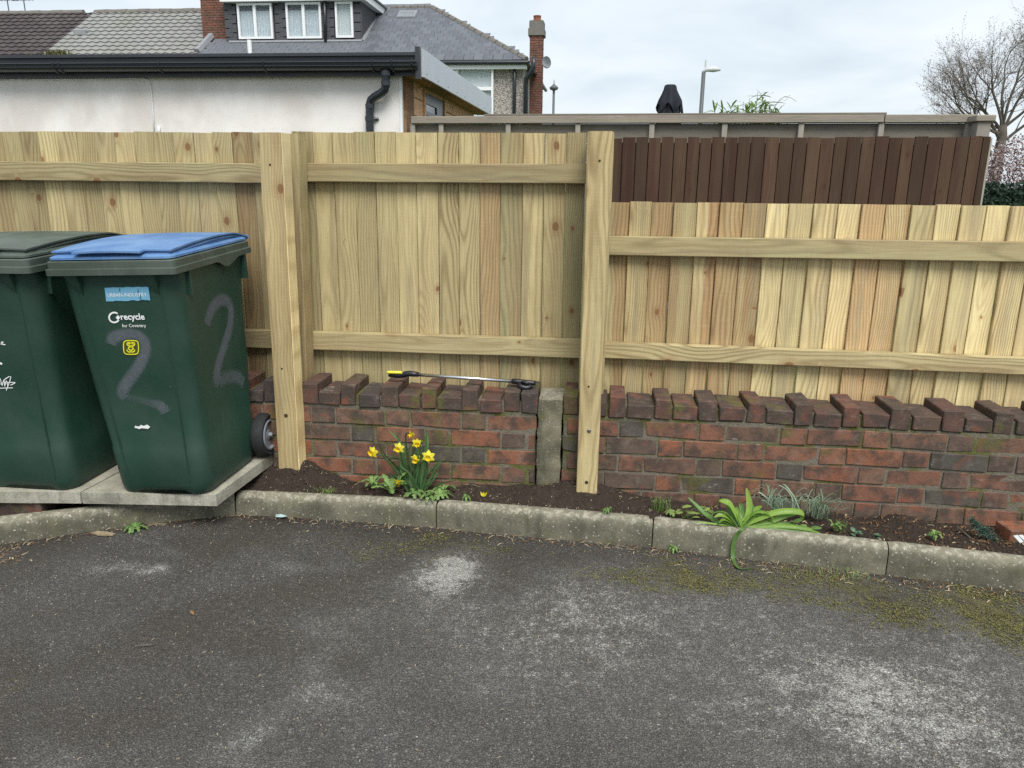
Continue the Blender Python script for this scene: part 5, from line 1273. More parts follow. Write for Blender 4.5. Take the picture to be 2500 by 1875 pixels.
for (h, r, am) in ((0, .05, .02), (-.01, .062, .03), (-.05, .07, .06), (-.10, .088, .12), (-.155, .112, .16), (-.19, .132, .18), (-.197, .125, .16), (-.185, .105, .12), (-.25, .108, .14), (-.36, .12, .15), (-.5, .14, .15), (-.75, .14, .2), (-1.0, .12, .2)):
    ring = []
    for k in range(40):
        a = 2*pi*k/40; rr = r*(1+am*sin(a*7+h*2)+.5*am*sin(a*3+1.3)); ring.append((pp_.x+rr*cos(a)+.012*nz(h*5, 1), 9+rr*sin(a), zt+h-(.05*(1+sin(a*5+1)) if -.198 < h < -.189 else 0)))
    rings.append(ring)
b.loft(rings); me = b.mesh('folded_canvas', M_PARA, par.location); fixn(me); sharp(me, 60); link('folded_canvas', me, par)
b = MB(); b.lathe([(.3, 0), (.3, .06), (.06, .1)], (pp_.x, 9, .05), 'z', 16); b.obj('base', M_LAMPM, par)

def bamboo():
    c = onY(1840, 270, 8.4); root = thing('bamboo_plant', 'bright green bamboo tops showing over the grey fence', 'plant', (c.x, 8.4, .05)); rr = random.Random(5)
    canes = MB(); lv = MB()
    tips = [(1745,268),(1765,262),(1785,258),(1800,262),(1815,248),(1830,240),(1838,255),(1848,243),(1856,250),(1862,236),(1870,244),(1880,256),(1890,262),(1900,268),(1825,265),(1845,262),(1868,262),(1850,225),(1805,268),(1775,272),(1890,272)]
    for px, py in tips:
        t = onY(px, py, 8.4+rr.uniform(-.3, .3)); bs = Vector((lerp(c.x, t.x, .55), t.y, .05)); canes.tube([bs, bs.lerp(t, .6)+Vector((0, 0, .1)), t], [.008, .006, .002], 5)
        for k in range(22):
            q = bs.lerp(t, rr.uniform(.80, 1.0)); a = rr.uniform(0, 2*pi); ln = rr.uniform(.10, .19); el = rr.uniform(-.3, 1.0); d = Vector((cos(a)*cos(el), sin(a)*cos(el), sin(el)))
            lv.strip([q, q+d*ln*.4, q+d*ln*.8-Vector((0, 0, .015)), q+d*ln-Vector((0, 0, .03))], [.003, .011, .008, .001], (sin(a), -cos(a), .3))
    canes.obj('canes', M_BAMB, root); o = lv.obj('leaves', M_BAMB, root); o['kind'] = 'stuff'
    b = MB(); b.tube([onY(x, y, 8.4) for x, y in ((1885,275),(1893,258),(1905,242),(1915,236),(1930,238),(1945,248))], [.004,.004,.003,.003,.002,.002], 5)
    for x, y in ((1900,248),(1908,240),(1912,247),(1918,238)): b.tube([onY(x, y, 8.4), onY(x+12, y-6, 8.4)], .0015, 4)
    b.obj('dead_stalk', M_STRAW, root)
bamboo()

# ================================================================== tree, blossom shrub and hedge on the right
def bare_tree():
    ty = 17.5; c = onY(2448, 300, ty); rr = random.Random(11)
    root = thing('bare_tree', 'leafless spreading tree with budding twigs at the right edge', 'tree', (c.x, ty, 0))
    tr = MB(); br = MB(); tw = MB(); bud = MB()
    zf = onY(2440, 305, ty).z
    tr.tube([(c.x-.1, ty, 0), (c.x, ty, zf*.5), (c.x+.03, ty, zf-.2), (c.x, ty, zf)], [.16, .12, .09, .08], 10); tr.obj('trunk', M_BARK, root, smooth=True)
    def grow(p, d, ln, r, lev):
        n = 5 if lev < 3 else 4; pts = [p]; q = p.copy(); dd = d.copy()
        for k in range(n):
            dd = (dd+Vector((rr.gauss(0, .13), rr.gauss(0, .13), rr.gauss(.03 if lev > 1 else .05, .10)))).normalized(); q = q+dd*ln/n; pts.append(q.copy())
        r1 = r*(.55 if lev < 4 else .35)
        (br if lev < 2 else tw).tube(pts, [lerp(r, r1, k/n) for k in range(n+1)], 6 if lev < 2 else (4 if lev < 3 else 3), False)
        if lev >= 3:
            for k in range(1, n+1):
                if rr.random() < .55:
                    e = pts[k]; s = rr.uniform(.010, .022); a = Vector((rr.gauss(0, 1), rr.gauss(0, 1), rr.gauss(0, 1))).normalized()*s
                    bud.add([e+a, e+Vector((a.y, a.z, a.x)), e-Vector((a.z, a.x, a.y))], [(0, 1, 2)])
        if lev >= 4: return
        nk = (4, 5, 6, 5)[lev]
        for k in range(nk):
            t = rr.uniform(.25, 1.) if k else 1.; i = min(n-1, int(t*n)); o = pts[i].lerp(pts[i+1], t*n-i)
            ax = Vector((rr.gauss(0, 1), rr.gauss(0, 1), rr.gauss(0, 1))); ax = (ax-dd*ax.dot(dd)).normalized(); sp = rr.uniform(.35, .85) if k else .2
            nd = (dd*cos(sp)+ax*sin(sp)+Vector((0, 0, .06))).normalized()
            grow(o, nd, ln*rr.uniform(.5, .78), r1*rr.uniform(.55, .85), lev+1)
    base = Vector((c.x, ty, zf))
    dirs = [(-1.35,.1,.45),(-1.,-.4,.8),(-.75,.3,1.05),(-.45,-.2,1.35),(-.15,.4,1.45),(.1,-.4,1.4),(.5,.2,1.2),(.9,-.1,.8),(1.2,.3,.5),(-1.2,.6,.25),(-1.1,-.6,.15)]
    for d in dirs:
        v = Vector(d); grow(base-Vector((0, 0, rr.uniform(0, .35))), v.normalized(), 1.08*rr.uniform(.85, 1.05), .034, 0)
    br.obj('branches', M_BARK, root); o = tw.obj('twigs', M_TWIG, root); o['kind'] = 'stuff'; o = bud.obj('buds', M_TWIG, root); o['kind'] = 'stuff'
bare_tree()
def leafcloud(mb, rr, n, fn, smin, smax):
    for _ in range(n):
        p = fn(); s = rr.uniform(smin, smax); a = Vector((rr.gauss(0, 1), rr.gauss(0, 1), rr.gauss(0, 1))).normalized(); bq = a.cross(Vector((rr.gauss(0, 1), rr.gauss(0, 1), rr.gauss(0, 1)))).normalized()
        mb.add([p-a*s, p-bq*s*.55, p+a*s, p+bq*s*.55], [(0, 1, 2, 3)])
def shrubs():
    rr = random.Random(21); y0 = 8.6; c = onY(2470, 390, y0); root = thing('blossom_shrub', 'pale pink blossoming shrub beside the brown panel at the right edge', 'shrub', (c.x+.2, y0, .05))
    zt = onY(2450, 312, y0).z; zb = onY(2450, 460, y0).z
    st = MB(); fl = MB(); lf = MB(); x0 = onY(2395, 400, y0).x
    for k in range(60):
        a = rr.uniform(0, 2*pi); p0 = Vector((c.x+.35+rr.uniform(-.15, .15), y0+rr.uniform(-.2, .2), .05)); p1 = Vector((c.x+.38+rr.uniform(-.85, .85), y0+rr.uniform(-.45, .45), rr.uniform(zb-.2, zt-.05)))
        st.tube([p0, p0.lerp(p1, .5)+Vector((0, 0, .12)), p1], [.012, .008, .003], 4, False)
    st.obj('stems', M_BARK, root)
    def pt():
        while True:
            x, y, z = rr.uniform(-1, 1), rr.uniform(-1, 1), rr.uniform(-1, 1)
            if x*x+y*y+z*z < 1+.25*nz(x*2, y*2, z*2) and nz(x*5, y*5, z*5+3) > -.22: return Vector((c.x+.38+x*.85, y0+y*.5, lerp(zb-.25, zt, .5+.5*z)))
    leafcloud(fl, rr, 8000, pt, .007, .014); leafcloud(lf, rr, 6500, pt, .008, .018)
    o = fl.obj('blossom', M_BLOSS, root); o['kind'] = 'stuff'; o = lf.obj('foliage', M_BLOSSD, root); o['kind'] = 'stuff'
    y1 = 7.6; c2 = onY(2470, 470, y1); zt = onY(2450, 446, y1).z; hd = thing('hedge', 'dark green clipped hedge below the blossom at the right edge', 'hedge', (c2.x+.4, y1, .05)); lv = MB(); xl = onY(2398, 470, y1).x-.25
    leafcloud(lv, rr, 9000, lambda: Vector((rr.uniform(xl, xl+2.0), y1+rr.uniform(-.02, .3)*rr.random(), rr.uniform(.6, 1)**.7*(zt-.05)+.05+.03*nz(rr.random()*9, 2))), .014, .028)
    o = lv.obj('foliage', M_HEDGE, hd); o['kind'] = 'stuff'; b = MB(); b.box((xl+.03, y1+.03, .05), (xl+1.97, y1+.6, zt-.06)); b.obj('inner_growth', M_HEDGE, hd)
shrubs()
# a far row of dark shrubs low on the horizon keeps the plots closed
tuft = thing('roof_moss', 'tuft of green moss growing above the outbuilding fascia', 'moss', onY(138, 130, 6.6)); b = MB(); rr = random.Random(2)
for k in range(160):
    q = onY(rr.gauss(140, 18), 137, 6.62+rr.uniform(0, .2)); a = rr.uniform(0, 6.3); h = rr.uniform(.02, .055); b.strip([q, q+Vector((cos(a)*.012, sin(a)*.012, h*.6)), q+Vector((cos(a)*.02, sin(a)*.02, h))], [.004, .006, .001], (sin(a), -cos(a), 0))
b.obj('moss_blades', M_MOSS, tuft)['kind'] = 'stuff'

# ================================================================== plants in the bed
def z9(x, y): return 1600+x*.22604, 1150+y*.22604
def z10(x, y): return 2050+x*.20344, 1200+y*.20344
def spline(P, sub=4):
    P = [Vector(p) for p in P]; Q = []
    for i in range(len(P)-1):
        p0, p1, p2, p3 = P[max(i-1, 0)], P[i], P[i+1], P[min(i+2, len(P)-1)]
        for k in range(sub): t = k/sub; Q.append(.5*((2*p1)+(p2-p0)*t+(2*p0-5*p1+4*p2-p3)*t*t+(3*p1-p0-3*p2+p3)*t**3))
    return Q+[P[-1]]
def blade(root, pts, w, mat, name='leaf', fold=.35, side=None, tip=.15, sub=4):
    Q = spline(pts, sub); n = len(Q); ws = [w*min(1, .55+k/n*2)*(1 if k/n < .6 else max(tip*.3, 1-((k/n-.6)/.4)**1.6*(1-.02))) for k in range(n)]
    ch = Q[-1]-Q[0]; sd = side or Vector((ch.z, .35, -ch.x))
    if Vector(sd).length < 1e-4: sd = Vector((1, 0, 0))
    b = MB(); b.strip(Q, ws, sd, fold); return b.obj(name, mat, root, smooth=True)
rp = random.Random(31)
# ---- daffodils
dbase = onZ(*z2(790, 1340), .112); dY = dbase.y
df = thing('daffodil_clump', 'clump of yellow daffodils in bloom in the soil bed', 'daffodils', dbase)
def D2(x, y, dy=0.): return onY(*z2(x, y), dY+dy)
LV = [[(700,1330),(650,1100),(610,880),(575,705)], [(820,1330),(850,1100),(870,900),(882,690)], [(860,1330),(940,1180),(1000,1090),(1045,1005)], [(720,1330),(600,1130),(480,980),(390,830)], [(745,1330),(690,1150),(660,1000),(655,860)],
      [(780,1330),(770,1150),(750,1000),(735,850)], [(800,1330),(800,1130),(805,960),(830,800)], [(840,1330),(880,1190),(930,1120),(985,1080)], [(735,1330),(660,1180),(560,1060),(470,985)], [(760,1330),(735,1180),(700,1040),(690,900)], [(810,1330),(830,1180),(850,1060),(845,900)],
      [(790,1330),(780,1200),(790,1080),(775,930)], [(840,1335),(800,1240),(770,1180),(738,1168)], [(860,1340),(930,1330),(1040,1250),(1175,1222)], [(870,1270),(950,1280),(1040,1295),(1110,1300)], [(700,1335),(640,1230),(590,1190),(540,1170)], [(825,1335),(860,1220),(900,1150),(925,1060)], [(770,1335),(765,1230),(740,1120),(720,1010)], [(715,1335),(690,1240),(660,1150),(640,1060)], [(850,1335),(880,1260),(960,1150),(1020,1060)], [(755,1335),(780,1180),(800,1050),(790,870)], [(690,1335),(640,1260),(560,1190),(500,1150)]]
LV += [[(x+rp.uniform(-20, 20), y) if k == 0 else (x+rp.uniform(-70, 70)*k/2, y+rp.uniform(-30, 90)*k/3) for k, (x, y) in enumerate(l)] for l in LV[:12]]
for i, l in enumerate(LV):
    dy = rp.uniform(-.05, .09); blade(df, [D2(x+rp.uniform(-8, 8), y, dy*(k/3)) for k, (x, y) in enumerate(l)], rp.uniform(.0034, .0052), M_DAFL, side=(1, rp.uniform(-.5, .5), .1))
def flower(c, face, s, stem):
    f = Vector(face).normalized(); u = f.cross(Vector((0, 0, 1))).normalized(); v = u.cross(f)
    if stem: b = MB(); b.tube(spline([Vector(p) for p in stem], 5), .0032, 6, False); b.obj('stem', M_DAFL, df, smooth=True)
    fb = MB(); fb.lathe([(.001, 0), (.004, .002), (.005, .006), (.003, .012)], (0, 0, 0), 'z', 8)
    R = Matrix((u, v, f)).transposed().to_4x4(); fl = MB(); fl.v = [tuple(R @ Vector((x, y, z-.012))+c) for x, y, z in fb.v]; fl.f = fb.f; fo = fl.obj('flower', M_DAFL, df)
    ph = rp.uniform(0, 1)
    for k in range(6):
        a = ph+k*pi/3+rp.uniform(-.08, .08); d = u*cos(a)+v*sin(a); sd = f.cross(d); back = f*(.004 if k % 2 else -.002); cv = rp.uniform(-.25, .12); b = MB()
        b.strip([c+back, c+d*s*.35+f*.003+back, c+d*s*.7+f*s*cv*.5+back, c+d*s*1.02+f*s*cv+back], [s*.14, s*.33, s*.28, s*.02], sd, .12); b.obj('petal', M_PETAL, fo, smooth=True)
    b = MB(); n = 14
    for (r_, h) in ((.24, 0), (.27, .25), (.30, .48), (.42, .66)):
        for k in range(n): a = 2*pi*k/n; rr = s*r_*(1+(.08*sin(k*pi) + .10*(k % 2) if h > .6 else 0)); b.v.append(tuple(c+u*cos(a)*rr+v*sin(a)*rr+f*s*h))
    b.f = [(i*n+j, i*n+(j+1) % n, (i+1)*n+(j+1) % n, (i+1)*n+j) for i in range(3) for j in range(n)]; b.obj('trumpet', M_TRUMP, fo, smooth=True)
FL = [((335,935),(-.3,-1,.05),.0195,[(690,1250),(670,1050),(540,985),(360,955)]), ((600,893),(-.1,-1,-.05),.019,[(720,1330),(670,1100),(620,950),(602,900)]), ((785,845),(.25,-1,-.1),.0175,[(790,1330),(810,1100),(800,950),(788,860)]),
      ((730,755),(-.75,-.6,-.45),.017,[(740,1330),(690,1000),(670,800),(680,745),(715,745)]), ((775,1005),(-.1,-1,-.25),.0185,[(780,1330),(785,1200),(780,1100),(776,1015)]), ((900,980),(.1,-1,0),.0215,[(820,1330),(850,1200),(880,1080),(900,990)]), ((595,1240),(-.1,-.8,-.6),.0185,[(690,1335),(640,1240),(605,1170),(596,1225)])]
for (x, y), fc, s, stm in FL: flower(D2(x, y, -.03), fc, s*1.42, [D2(a, c, .02-.05*k/max(1, len(stm)-1)) for k, (a, c) in enumerate(stm)])
# ---- lobed weeds round the daffodils
def lobed(root, a, c, w, mat, arch=.02, name='leaf'):
    a, c = Vector(a), Vector(c); n = 14; Q = [a.lerp(c, k/n)+Vector((0, 0, arch*sin(pi*k/n))) for k in range(n+1)]
    ws = [w*(.25+.75*sin(pi*min(1, (k/n)**1.2*.95)))*(1.1 if k % 3 == 1 else (.55 if k % 3 == 2 else .85)) for k in range(n+1)]; ws[-1] = .001
    d = c-a; b = MB(); b.strip(Q, ws, Vector((-d.y, d.x, .0001)).normalized(), .15); return b.obj(name, mat, root, smooth=False)
def rosette(label, px, py, zz, n, ln, w, mat, cat='weed', fan=(0, 2*pi), up=.25, group='weeds growing along the bed', seed=1, arch=.02):
    c = onZ(px, py, zz); root = thing('weed', label, cat, c, group); r = random.Random(seed)
    for k in range(n):
        a = lerp(fan[0], fan[1], (k+.5*r.random())/n); l = ln*r.uniform(.6, 1.1); lobed(root, c+Vector((r.uniform(-.006, .006), r.uniform(-.006, .006), 0)), c+Vector((cos(a)*l, sin(a)*l, l*r.uniform(0, up*2))), w*r.uniform(.7, 1.1), mat, arch)
    return root
p2 = lambda x, y: z2(x, y)
rosette('leafy dandelion rosette left of the daffodil stems', *p2(520, 1350), .118, 9, .085, .014, M_WEED, seed=3, up=.5)
rosette('pale weed with ragged leaves at the far left of the daffodils', *p2(330, 1290), .125, 11, .075, .010, M_WEED, seed=4, up=.45)
rosette('low weed creeping over the kerb in front of the daffodils', *p2(760, 1390), .122, 9, .05, .013, M_WEED, seed=5, up=.2)
rosette('low weed creeping along the kerb right of the daffodils', *p2(1010, 1390), .122, 12, .065, .011, M_WEED, seed=6, up=.2)
rosette('small weed rosette between daffodils and yellow petal', *p2(1290, 1425), .118, 7, .03, .007, M_WEED, seed=7, up=.2)
rosette('green weed on the tarmac at the foot of the slanted kerb', 330, 1293, .03, 10, .055, .010, M_WEED, seed=8, up=.1)
rosette('small weed on the tarmac below the right post', 1645, 1347, .0, 9, .035, .006, M_WEED, seed=9, up=.4)
rosette('tiny weeds in the soil in front of the right post', 1482, 1254, .118, 9, .03, .006, M_WEED, seed=10, up=.5)
rosette('dark weed between kerb and wall, right of the strap leaf plant', 2040, 1296, .112, 9, .045, .009, M_WEED, seed=14, up=.6)
rosette('bright small weed in the mulch left of the conifer sprig', 2280, 1315, .112, 10, .035, .007, M_WEED, seed=15, up=.5)
rosette('ragged green weed just behind the daffodil leaves on the right', *p2(1060, 1330), .12, 8, .06, .010, M_WEED, seed=21, up=.4)
rosette('small weed by the kerb joint under the daffodils', *p2(900, 1415), .122, 8, .04, .009, M_WEED, seed=22, up=.15)
rosette('low brownish weed left of the broad leaved plant', 1640, 1262, .112, 9, .045, .009, M_BROAD, seed=23, up=.4)
# fallen yellow petal
q = onZ(1180, 1212, .125); pr = thing('fallen_flower', 'single fallen yellow daffodil petal on the soil', 'petal', q)
for k in range(3): b = MB(); a = -.6+k*.7; b.strip([q, q+Vector((a*.01, 0, .010)), q+Vector((a*.02, -.002, .022))], [.002, .0055, .001], (1, .2, 0), .3); b.obj('petal', M_PETAL, pr)
# ---- grass tufts
def tuft(label, px, py, zz, n, h, w, mat, seed, spread=.03, cat='grass'):
    c = onZ(px, py, zz); root = thing('grass_tuft', label, cat, c, 'grass tufts in the bed'); r = random.Random(seed); b = MB()
    for k in range(n):
        a = r.uniform(0, 2*pi); l = h*r.uniform(.5, 1.1); p = c+Vector((r.gauss(0, spread), r.gauss(0, spread*.5), 0)); d = Vector((cos(a), sin(a)*.6, 0)); ln = r.uniform(.15, .9)
        b.strip([p, p+d*l*.25*ln+Vector((0, 0, l*.5)), p+d*l*.6*ln+Vector((0, 0, l*.85)), p+d*l*1.0*ln+Vector((0, 0, l*(.95-.35*ln)))], [w, w, w*.7, w*.1], (-d.y, d.x, .05), .2)
    b.obj('blades', mat, root)['kind'] = 'stuff'; return root
tuft('thin grass tuft growing between right post and strap leaf plant', 1612, 1248, .11, 40, .075, .0017, M_GRASS, 1, .02)
tuft('small grass tuft on the kerb in front of the left post', 800, 1203, .12, 60, .022, .0011, M_GRASS, 2, .025)
tuft('single grass blades beside the dark green leaves', 2052, 1298, .11, 10, .06, .0014, M_GRASS, 3, .012)
tuft('bright grass tuft on the tarmac near the kerb joint', 2060, 1402, .0, 60, .03, .0012, M_GRASS, 4, .05)
# blue-green spiky plant
def spiky():
    c = onZ(1930, 1272, .10); c.y = 3.10; c = onY(1930, 1262, 3.10); root = thing('spiky_plant', 'blue green spiky narrow leaved plant against the wall', 'plant', c); r = random.Random(9)
    cl = [((1270,440),42,.10),((1440,450),34,.08),((1640,440),20,.075),((1760,490),48,.085)]
    for (x, y), n, h in cl:
        o = onY(*z9(x, y), 3.08)
        b = MB()
        for k in range(n):
            a = r.uniform(0, 2*pi); l = h*r.uniform(.7, 1.5); d = Vector((cos(a), .35*sin(a), 0)); lean = r.uniform(.25, 1.0); p = o+Vector((r.gauss(0, .018), r.gauss(0, .01), r.uniform(-.015, .01)))
            b.strip(spline([p, p+d*l*.2*lean+Vector((0, 0, l*.45)), p+d*l*.6*lean+Vector((0, 0, l*.75)), p+d*l*1.0*lean+Vector((0, 0, l*(.8-.45*lean)))], 3), [.0015]*7+[.0013, .0009, .0003], (-d.y, d.x, .02), .35)
        b.obj('leaf_clump', M_BLUEG, root)['kind'] = 'stuff'
    for pts in ([(1240,400),(1240,250),(1215,170),(1190,130)], [(1250,400),(1255,280),(1290,200),(1310,190)], [(1480,420),(1480,300),(1420,200),(1330,150)], [(1300,420),(1180,320),(1110,330)], [(1800,480),(1920,420),(2000,340),(2090,300)], [(1800,500),(1950,430),(2110,390)], [(1560,420),(1500,280),(1420,170),(1380,140)], [(1810,330),(1800,250),(1785,190)], [(1250,330),(1120,230),(1050,290)]):
        blade(root, [onY(*z9(x, y), 3.07) for x, y in pts], .0024, M_BLUEG, side=(1, .3, .3))
spiky()
# broad leaves
def oval(root, c, ln, w, az, tilt, mat, roll=.0):
    d = Vector((cos(az)*cos(tilt), sin(az)*cos(tilt), sin(tilt))); s = Vector((-sin(az), cos(az), roll)).normalized(); n = 8
    Q = [Vector(c)+d*ln*(k/n-.5)+Vector((0, 0, -.15*ln*((k/n-.5)*2)**2)) for k in range(n+1)]; ws = [w*sqrt(max(0.003, 1-((k/n-.5)*2)**2))*(1+.06*(k % 2)) for k in range(n+1)]
    b = MB(); b.strip(Q, ws, s, .25); return b.obj('leaf', mat, root, smooth=True)
bp = thing('broad_leaf_plant', 'low broad leaved plant left of the bright strap leaf plant', 'plant', onZ(1670, 1262, .11)); rb2 = random.Random(8)
for (x, y, ln, w, az, ti) in ((340,370,.042,.013,.2,.15),(500,378,.034,.012,-.1,.1),(262,440,.03,.010,.3,.2),(325,488,.034,.009,.1,.1),(438,488,.032,.009,-.2,.1),(300,530,.03,.008,.1,.0),(600,425,.035,.013,2.6,.2),(400,440,.04,.012,0.,.1),(420,540,.03,.007,-.1,.05),(560,400,.03,.010,.6,.3),(470,445,.03,.010,.2,.1),(350,430,.03,.010,2.8,.2)):
    p = onY(*z9(x, y), 3.0+rb2.uniform(-.02, .05)); oval(bp, p, ln, w, az, ti, M_BROAD); 
    b = MB(); b.tube([p, Vector((lerp(p.x, bp.location.x, .5), p.y+.01, p.z-.02)), Vector(bp.location)], .0011, 4, False); b.obj('stalk', M_BROAD, bp)
bp2 = thing('broad_leaf_plant', 'round leaved seedling just right of the strap leaf plant', 'plant', onZ(*z9(1700, 640), .115))
for (x, y, ln, w, az, ti) in ((1735,598,.046,.017,0.,.12),(1540,520,.04,.015,.2,.3),(1600,580,.03,.012,.5,.2)): oval(bp2, onY(*z9(x, y), 2.97), ln, w, az, ti, M_WEED)
for (lab, x, y) in (('small dark green leaf plant by the kerb, left of two', 195, 490), ('small dark green leaf plant by the kerb joint, right of two', 462, 515)):
    c = onY(*z10(x, y), 2.96); ip = thing('dark_leaf_plant', lab, 'plant', (c.x, c.y, .105))
    for k in range(6): oval(ip, c+Vector((rp.uniform(-.018, .018), rp.uniform(-.01, .02), rp.uniform(-.012, .012))), rp.uniform(.018, .028), .009, rp.uniform(0, 6), rp.uniform(-.1, .4), M_IVY)
    b = MB(); b.tube([Vector(ip.location)-Vector((0, 0, .01)), c], .0014, 5); b.obj('stalk', M_IVY, ip)
# ---- strap leaved plant
sb = onZ(*z9(905, 600), .124); sY = sb.y+.01
sp_ = thing('strap_leaf_plant', 'bright green strap leaved plant spilling over the kerb', 'plant', sb)
def S9(x, y, dy=0.): return onY(*z9(x, y), sY+dy)
SL = [([(960,600),(1005,470),(1015,340),(985,185)], .0125, 0, .06), ([(910,600),(845,450),(780,345),(690,320)], .014, 0, .03), ([(890,590),(850,480),(800,390),(760,340)], .012, 1, .05), ([(880,592),(780,500),(705,475),(640,500)], .009, 0, -.01), ([(735,590),(610,510),(500,430),(355,288)], .010, 1, .08),
      ([(930,598),(1080,520),(1280,445),(1450,425),(1590,445),(1600,500),(1480,580)], .013, 0, .02), ([(1000,600),(1200,555),(1400,478),(1590,438)], .012, 0, .05), ([(1040,605),(1280,590),(1500,598),(1660,625),(1800,680)], .010, 0, 0.), ([(1050,610),(1250,615),(1450,640),(1680,665)], .009, 1, -.01), ([(870,592),(700,580),(560,562),(430,548)], .004, 0, 0.),
      ([(945,590),(950,500),(920,430),(880,395)], .011, 1, .06), ([(985,590),(1070,470),(1100,410),(1150,380)], .011, 0, .07), ([(860,590),(800,545),(740,520),(690,560)], .007, 0, -.01), ([(900,595),(880,520),(885,430),(860,395)], .010, 0, .04), ([(1000,595),(1090,540),(1180,470),(1260,440)], .012, 0, .08), ([(960,590),(1040,520),(1060,440),(1040,350)], .010, 1, .08), ([(840,590),(770,560),(720,545),(660,575)], .006, 1, 0.), ([(930,590),(960,470),(930,360),(1000,330)], .010, 1, .09), ([(980,595),(1200,590),(1380,560),(1500,570)], .009, 1, .04)]
for l, w, dk, dy in SL: blade(sp_, [S9(x, y, dy*(k/(len(l)-1))) for k, (x, y) in enumerate(l)], w*.98, M_STRAPD if dk else M_STRAP, fold=.45, sub=6, side=(1, .0, .55) if abs(l[-1][0]-l[0][0]) < 150 else (0, .75, .7))
for k in range(13):
    a = rp.uniform(-.25, 3.4); l = rp.uniform(.07, .13); o = sb+Vector((rp.uniform(-.02, .02), rp.uniform(.0, .02), -.005)); d = Vector((cos(a), abs(sin(a))*.55, 0)); up = rp.uniform(.25, .75)
    blade(sp_, [o, o+d*l*.4+Vector((0, 0, l*up*.75)), o+d*l*.8+Vector((0, 0, l*up*.8)), o+d*l*1.15+Vector((0, 0, l*up*.35))], rp.uniform(.007, .011), M_STRAPD if k % 2 else M_STRAP, fold=.4, sub=6, side=(-d.y, d.x, .25))
kx = onZ(*z9(900, 660), .12).x; ky = kerb_y(kx)
dr = [onZ(*z9(985, 600), .128), onZ(*z9(930, 635), .126), onY(*z9(885, 690), ky-.006), onY(*z9(850, 780), ky-.010), onY(*z9(838, 880), ky-.014), onY(*z9(848, 960), ky-.03), onZ(*z9(890, 1030), .008), onZ(*z9(960, 1058), .006), onZ(*z9(1050, 1058), .010), onZ(*z9(1150, 1080), .004)]
blade(sp_, dr, .0085, M_STRAPD, 'draped_leaf', .3, sub=4, side=(1, .1, -.25))
# ---- conifer sprig
def conifer():
    p0, p1 = onY(*z10(1890, 640), 3.02), onY(*z10(1580, 340), 3.06); root = thing('conifer_sprig', 'small blue green conifer sprig in the mulch near the right edge', 'conifer', p0); r = random.Random(3); b = MB(); st = MB()
    ax = spline([p0, onY(*z10(1800, 520), 3.03), onY(*z10(1680, 440), 3.05), p1], 5); st.tube(ax, .002, 5, False); st.obj('stem', M_BARK, root)
    for p in ax:
        for k in range(16):
            d = Vector((r.gauss(0, 1), r.gauss(0, .7), r.gauss(.2, 1))).normalized(); l = r.uniform(.008, .026); q = p+d*l
            st2 = [p, p.lerp(q, .6), q]; b.strip(st2, [.0012, .002, .0005], (d.y, -d.x, .3), .1)
            for j in range(3): e = p.lerp(q, r.uniform(.4, 1)); f = (d+Vector((r.gauss(0, .8), r.gauss(0, .8), r.gauss(0, .8)))).normalized(); b.strip([e, e+f*.005, e+f*.009], [.0009, .0013, .0003], (f.y, -f.x, .3), .1)
    b.obj('needles', M_CONIF, root)['kind'] = 'stuff'
conifer()
# ---- brick, plastic and twig at the right edge
me = brick_variants('loose_brick', .2, .06, .1, M_BRICK, 1)[0]; p = onY(*z10(2150, 440), 3.06)
tag(link('loose_brick', me, None, (p.x+.06, 3.05, p.z-.035), (0, 0, .12), (.27,.10,.05,1)), 'orange brick lying on the mulch at the right edge', 'brick')
b = MB(); q = [onY(*z10(x, y), 2.93) for x, y in ((2085,528),(2140,520),(2225,600),(2165,615))]; b.add(q+[v+Vector((0, .002, -.003)) for v in q], [(0,1,2,3),(4,7,6,5),(0,4,5,1),(1,5,6,2),(2,6,7,3),(3,7,4,0)])
b.add([v+Vector((.016, 0, .002)) for v in q]+[v+Vector((.016, .002, -.001)) for v in q], [(0,1,2,3),(4,7,6,5),(0,4,5,1),(1,5,6,2),(2,6,7,3),(3,7,4,0)])
o = b.obj('plastic_strip', M_WHITE, origin=q[0]); o.location = q[0]; tag(o, 'white plastic strips lying at the right photo edge', 'plastic')
def twig(label, pts, r, mat=M_BARK, cat='twig'):
    b = MB(); b.tube(pts, r, 5); o = b.obj('twig', mat, origin=pts[0]); o.location = pts[0]; tag(o, label, cat, 'loose twigs')
twig('dark twig leaning against the wall near the conifer sprig', [onY(*z10(1415, 425), 3.12), onY(*z10(1490, 490), 3.08), onY(*z10(1570, 560), 3.03)], .0035)
twig('thin brown twig lying on the left of the tarmac', [onZ(329, 1577, .006), onZ(350, 1575, .009), onZ(372, 1574, .006)], .002)
twig('pale straw stalk lying along the slanted kerb', [onZ(360, 1282, .03), onZ(385, 1279, .034), (onZ(412, 1279, .03))], .0015, M_STRAW)
twig('curled brown stem lying on the soil right of the daffodils', [onZ(*z2(1275, 1265), .128), onZ(*z2(1350, 1262), .132), onZ(*z2(1430, 1290), .128)], .0015, M_STRAW)
b = MB(); q = [onZ(x, y, .03) for x, y in ((222,1303),(240,1299),(262,1301),(281,1305),(275,1308),(240,1308))]; b.extr(q, (0, 0, 0), (0, 0, .006)); me = b.mesh('wood_sliver', M_STRAW, q[0]); fixn(me); tag(link('wood_sliver', me, None, q[0]), 'pale wood sliver on the tarmac by the slanted kerb', 'wood')
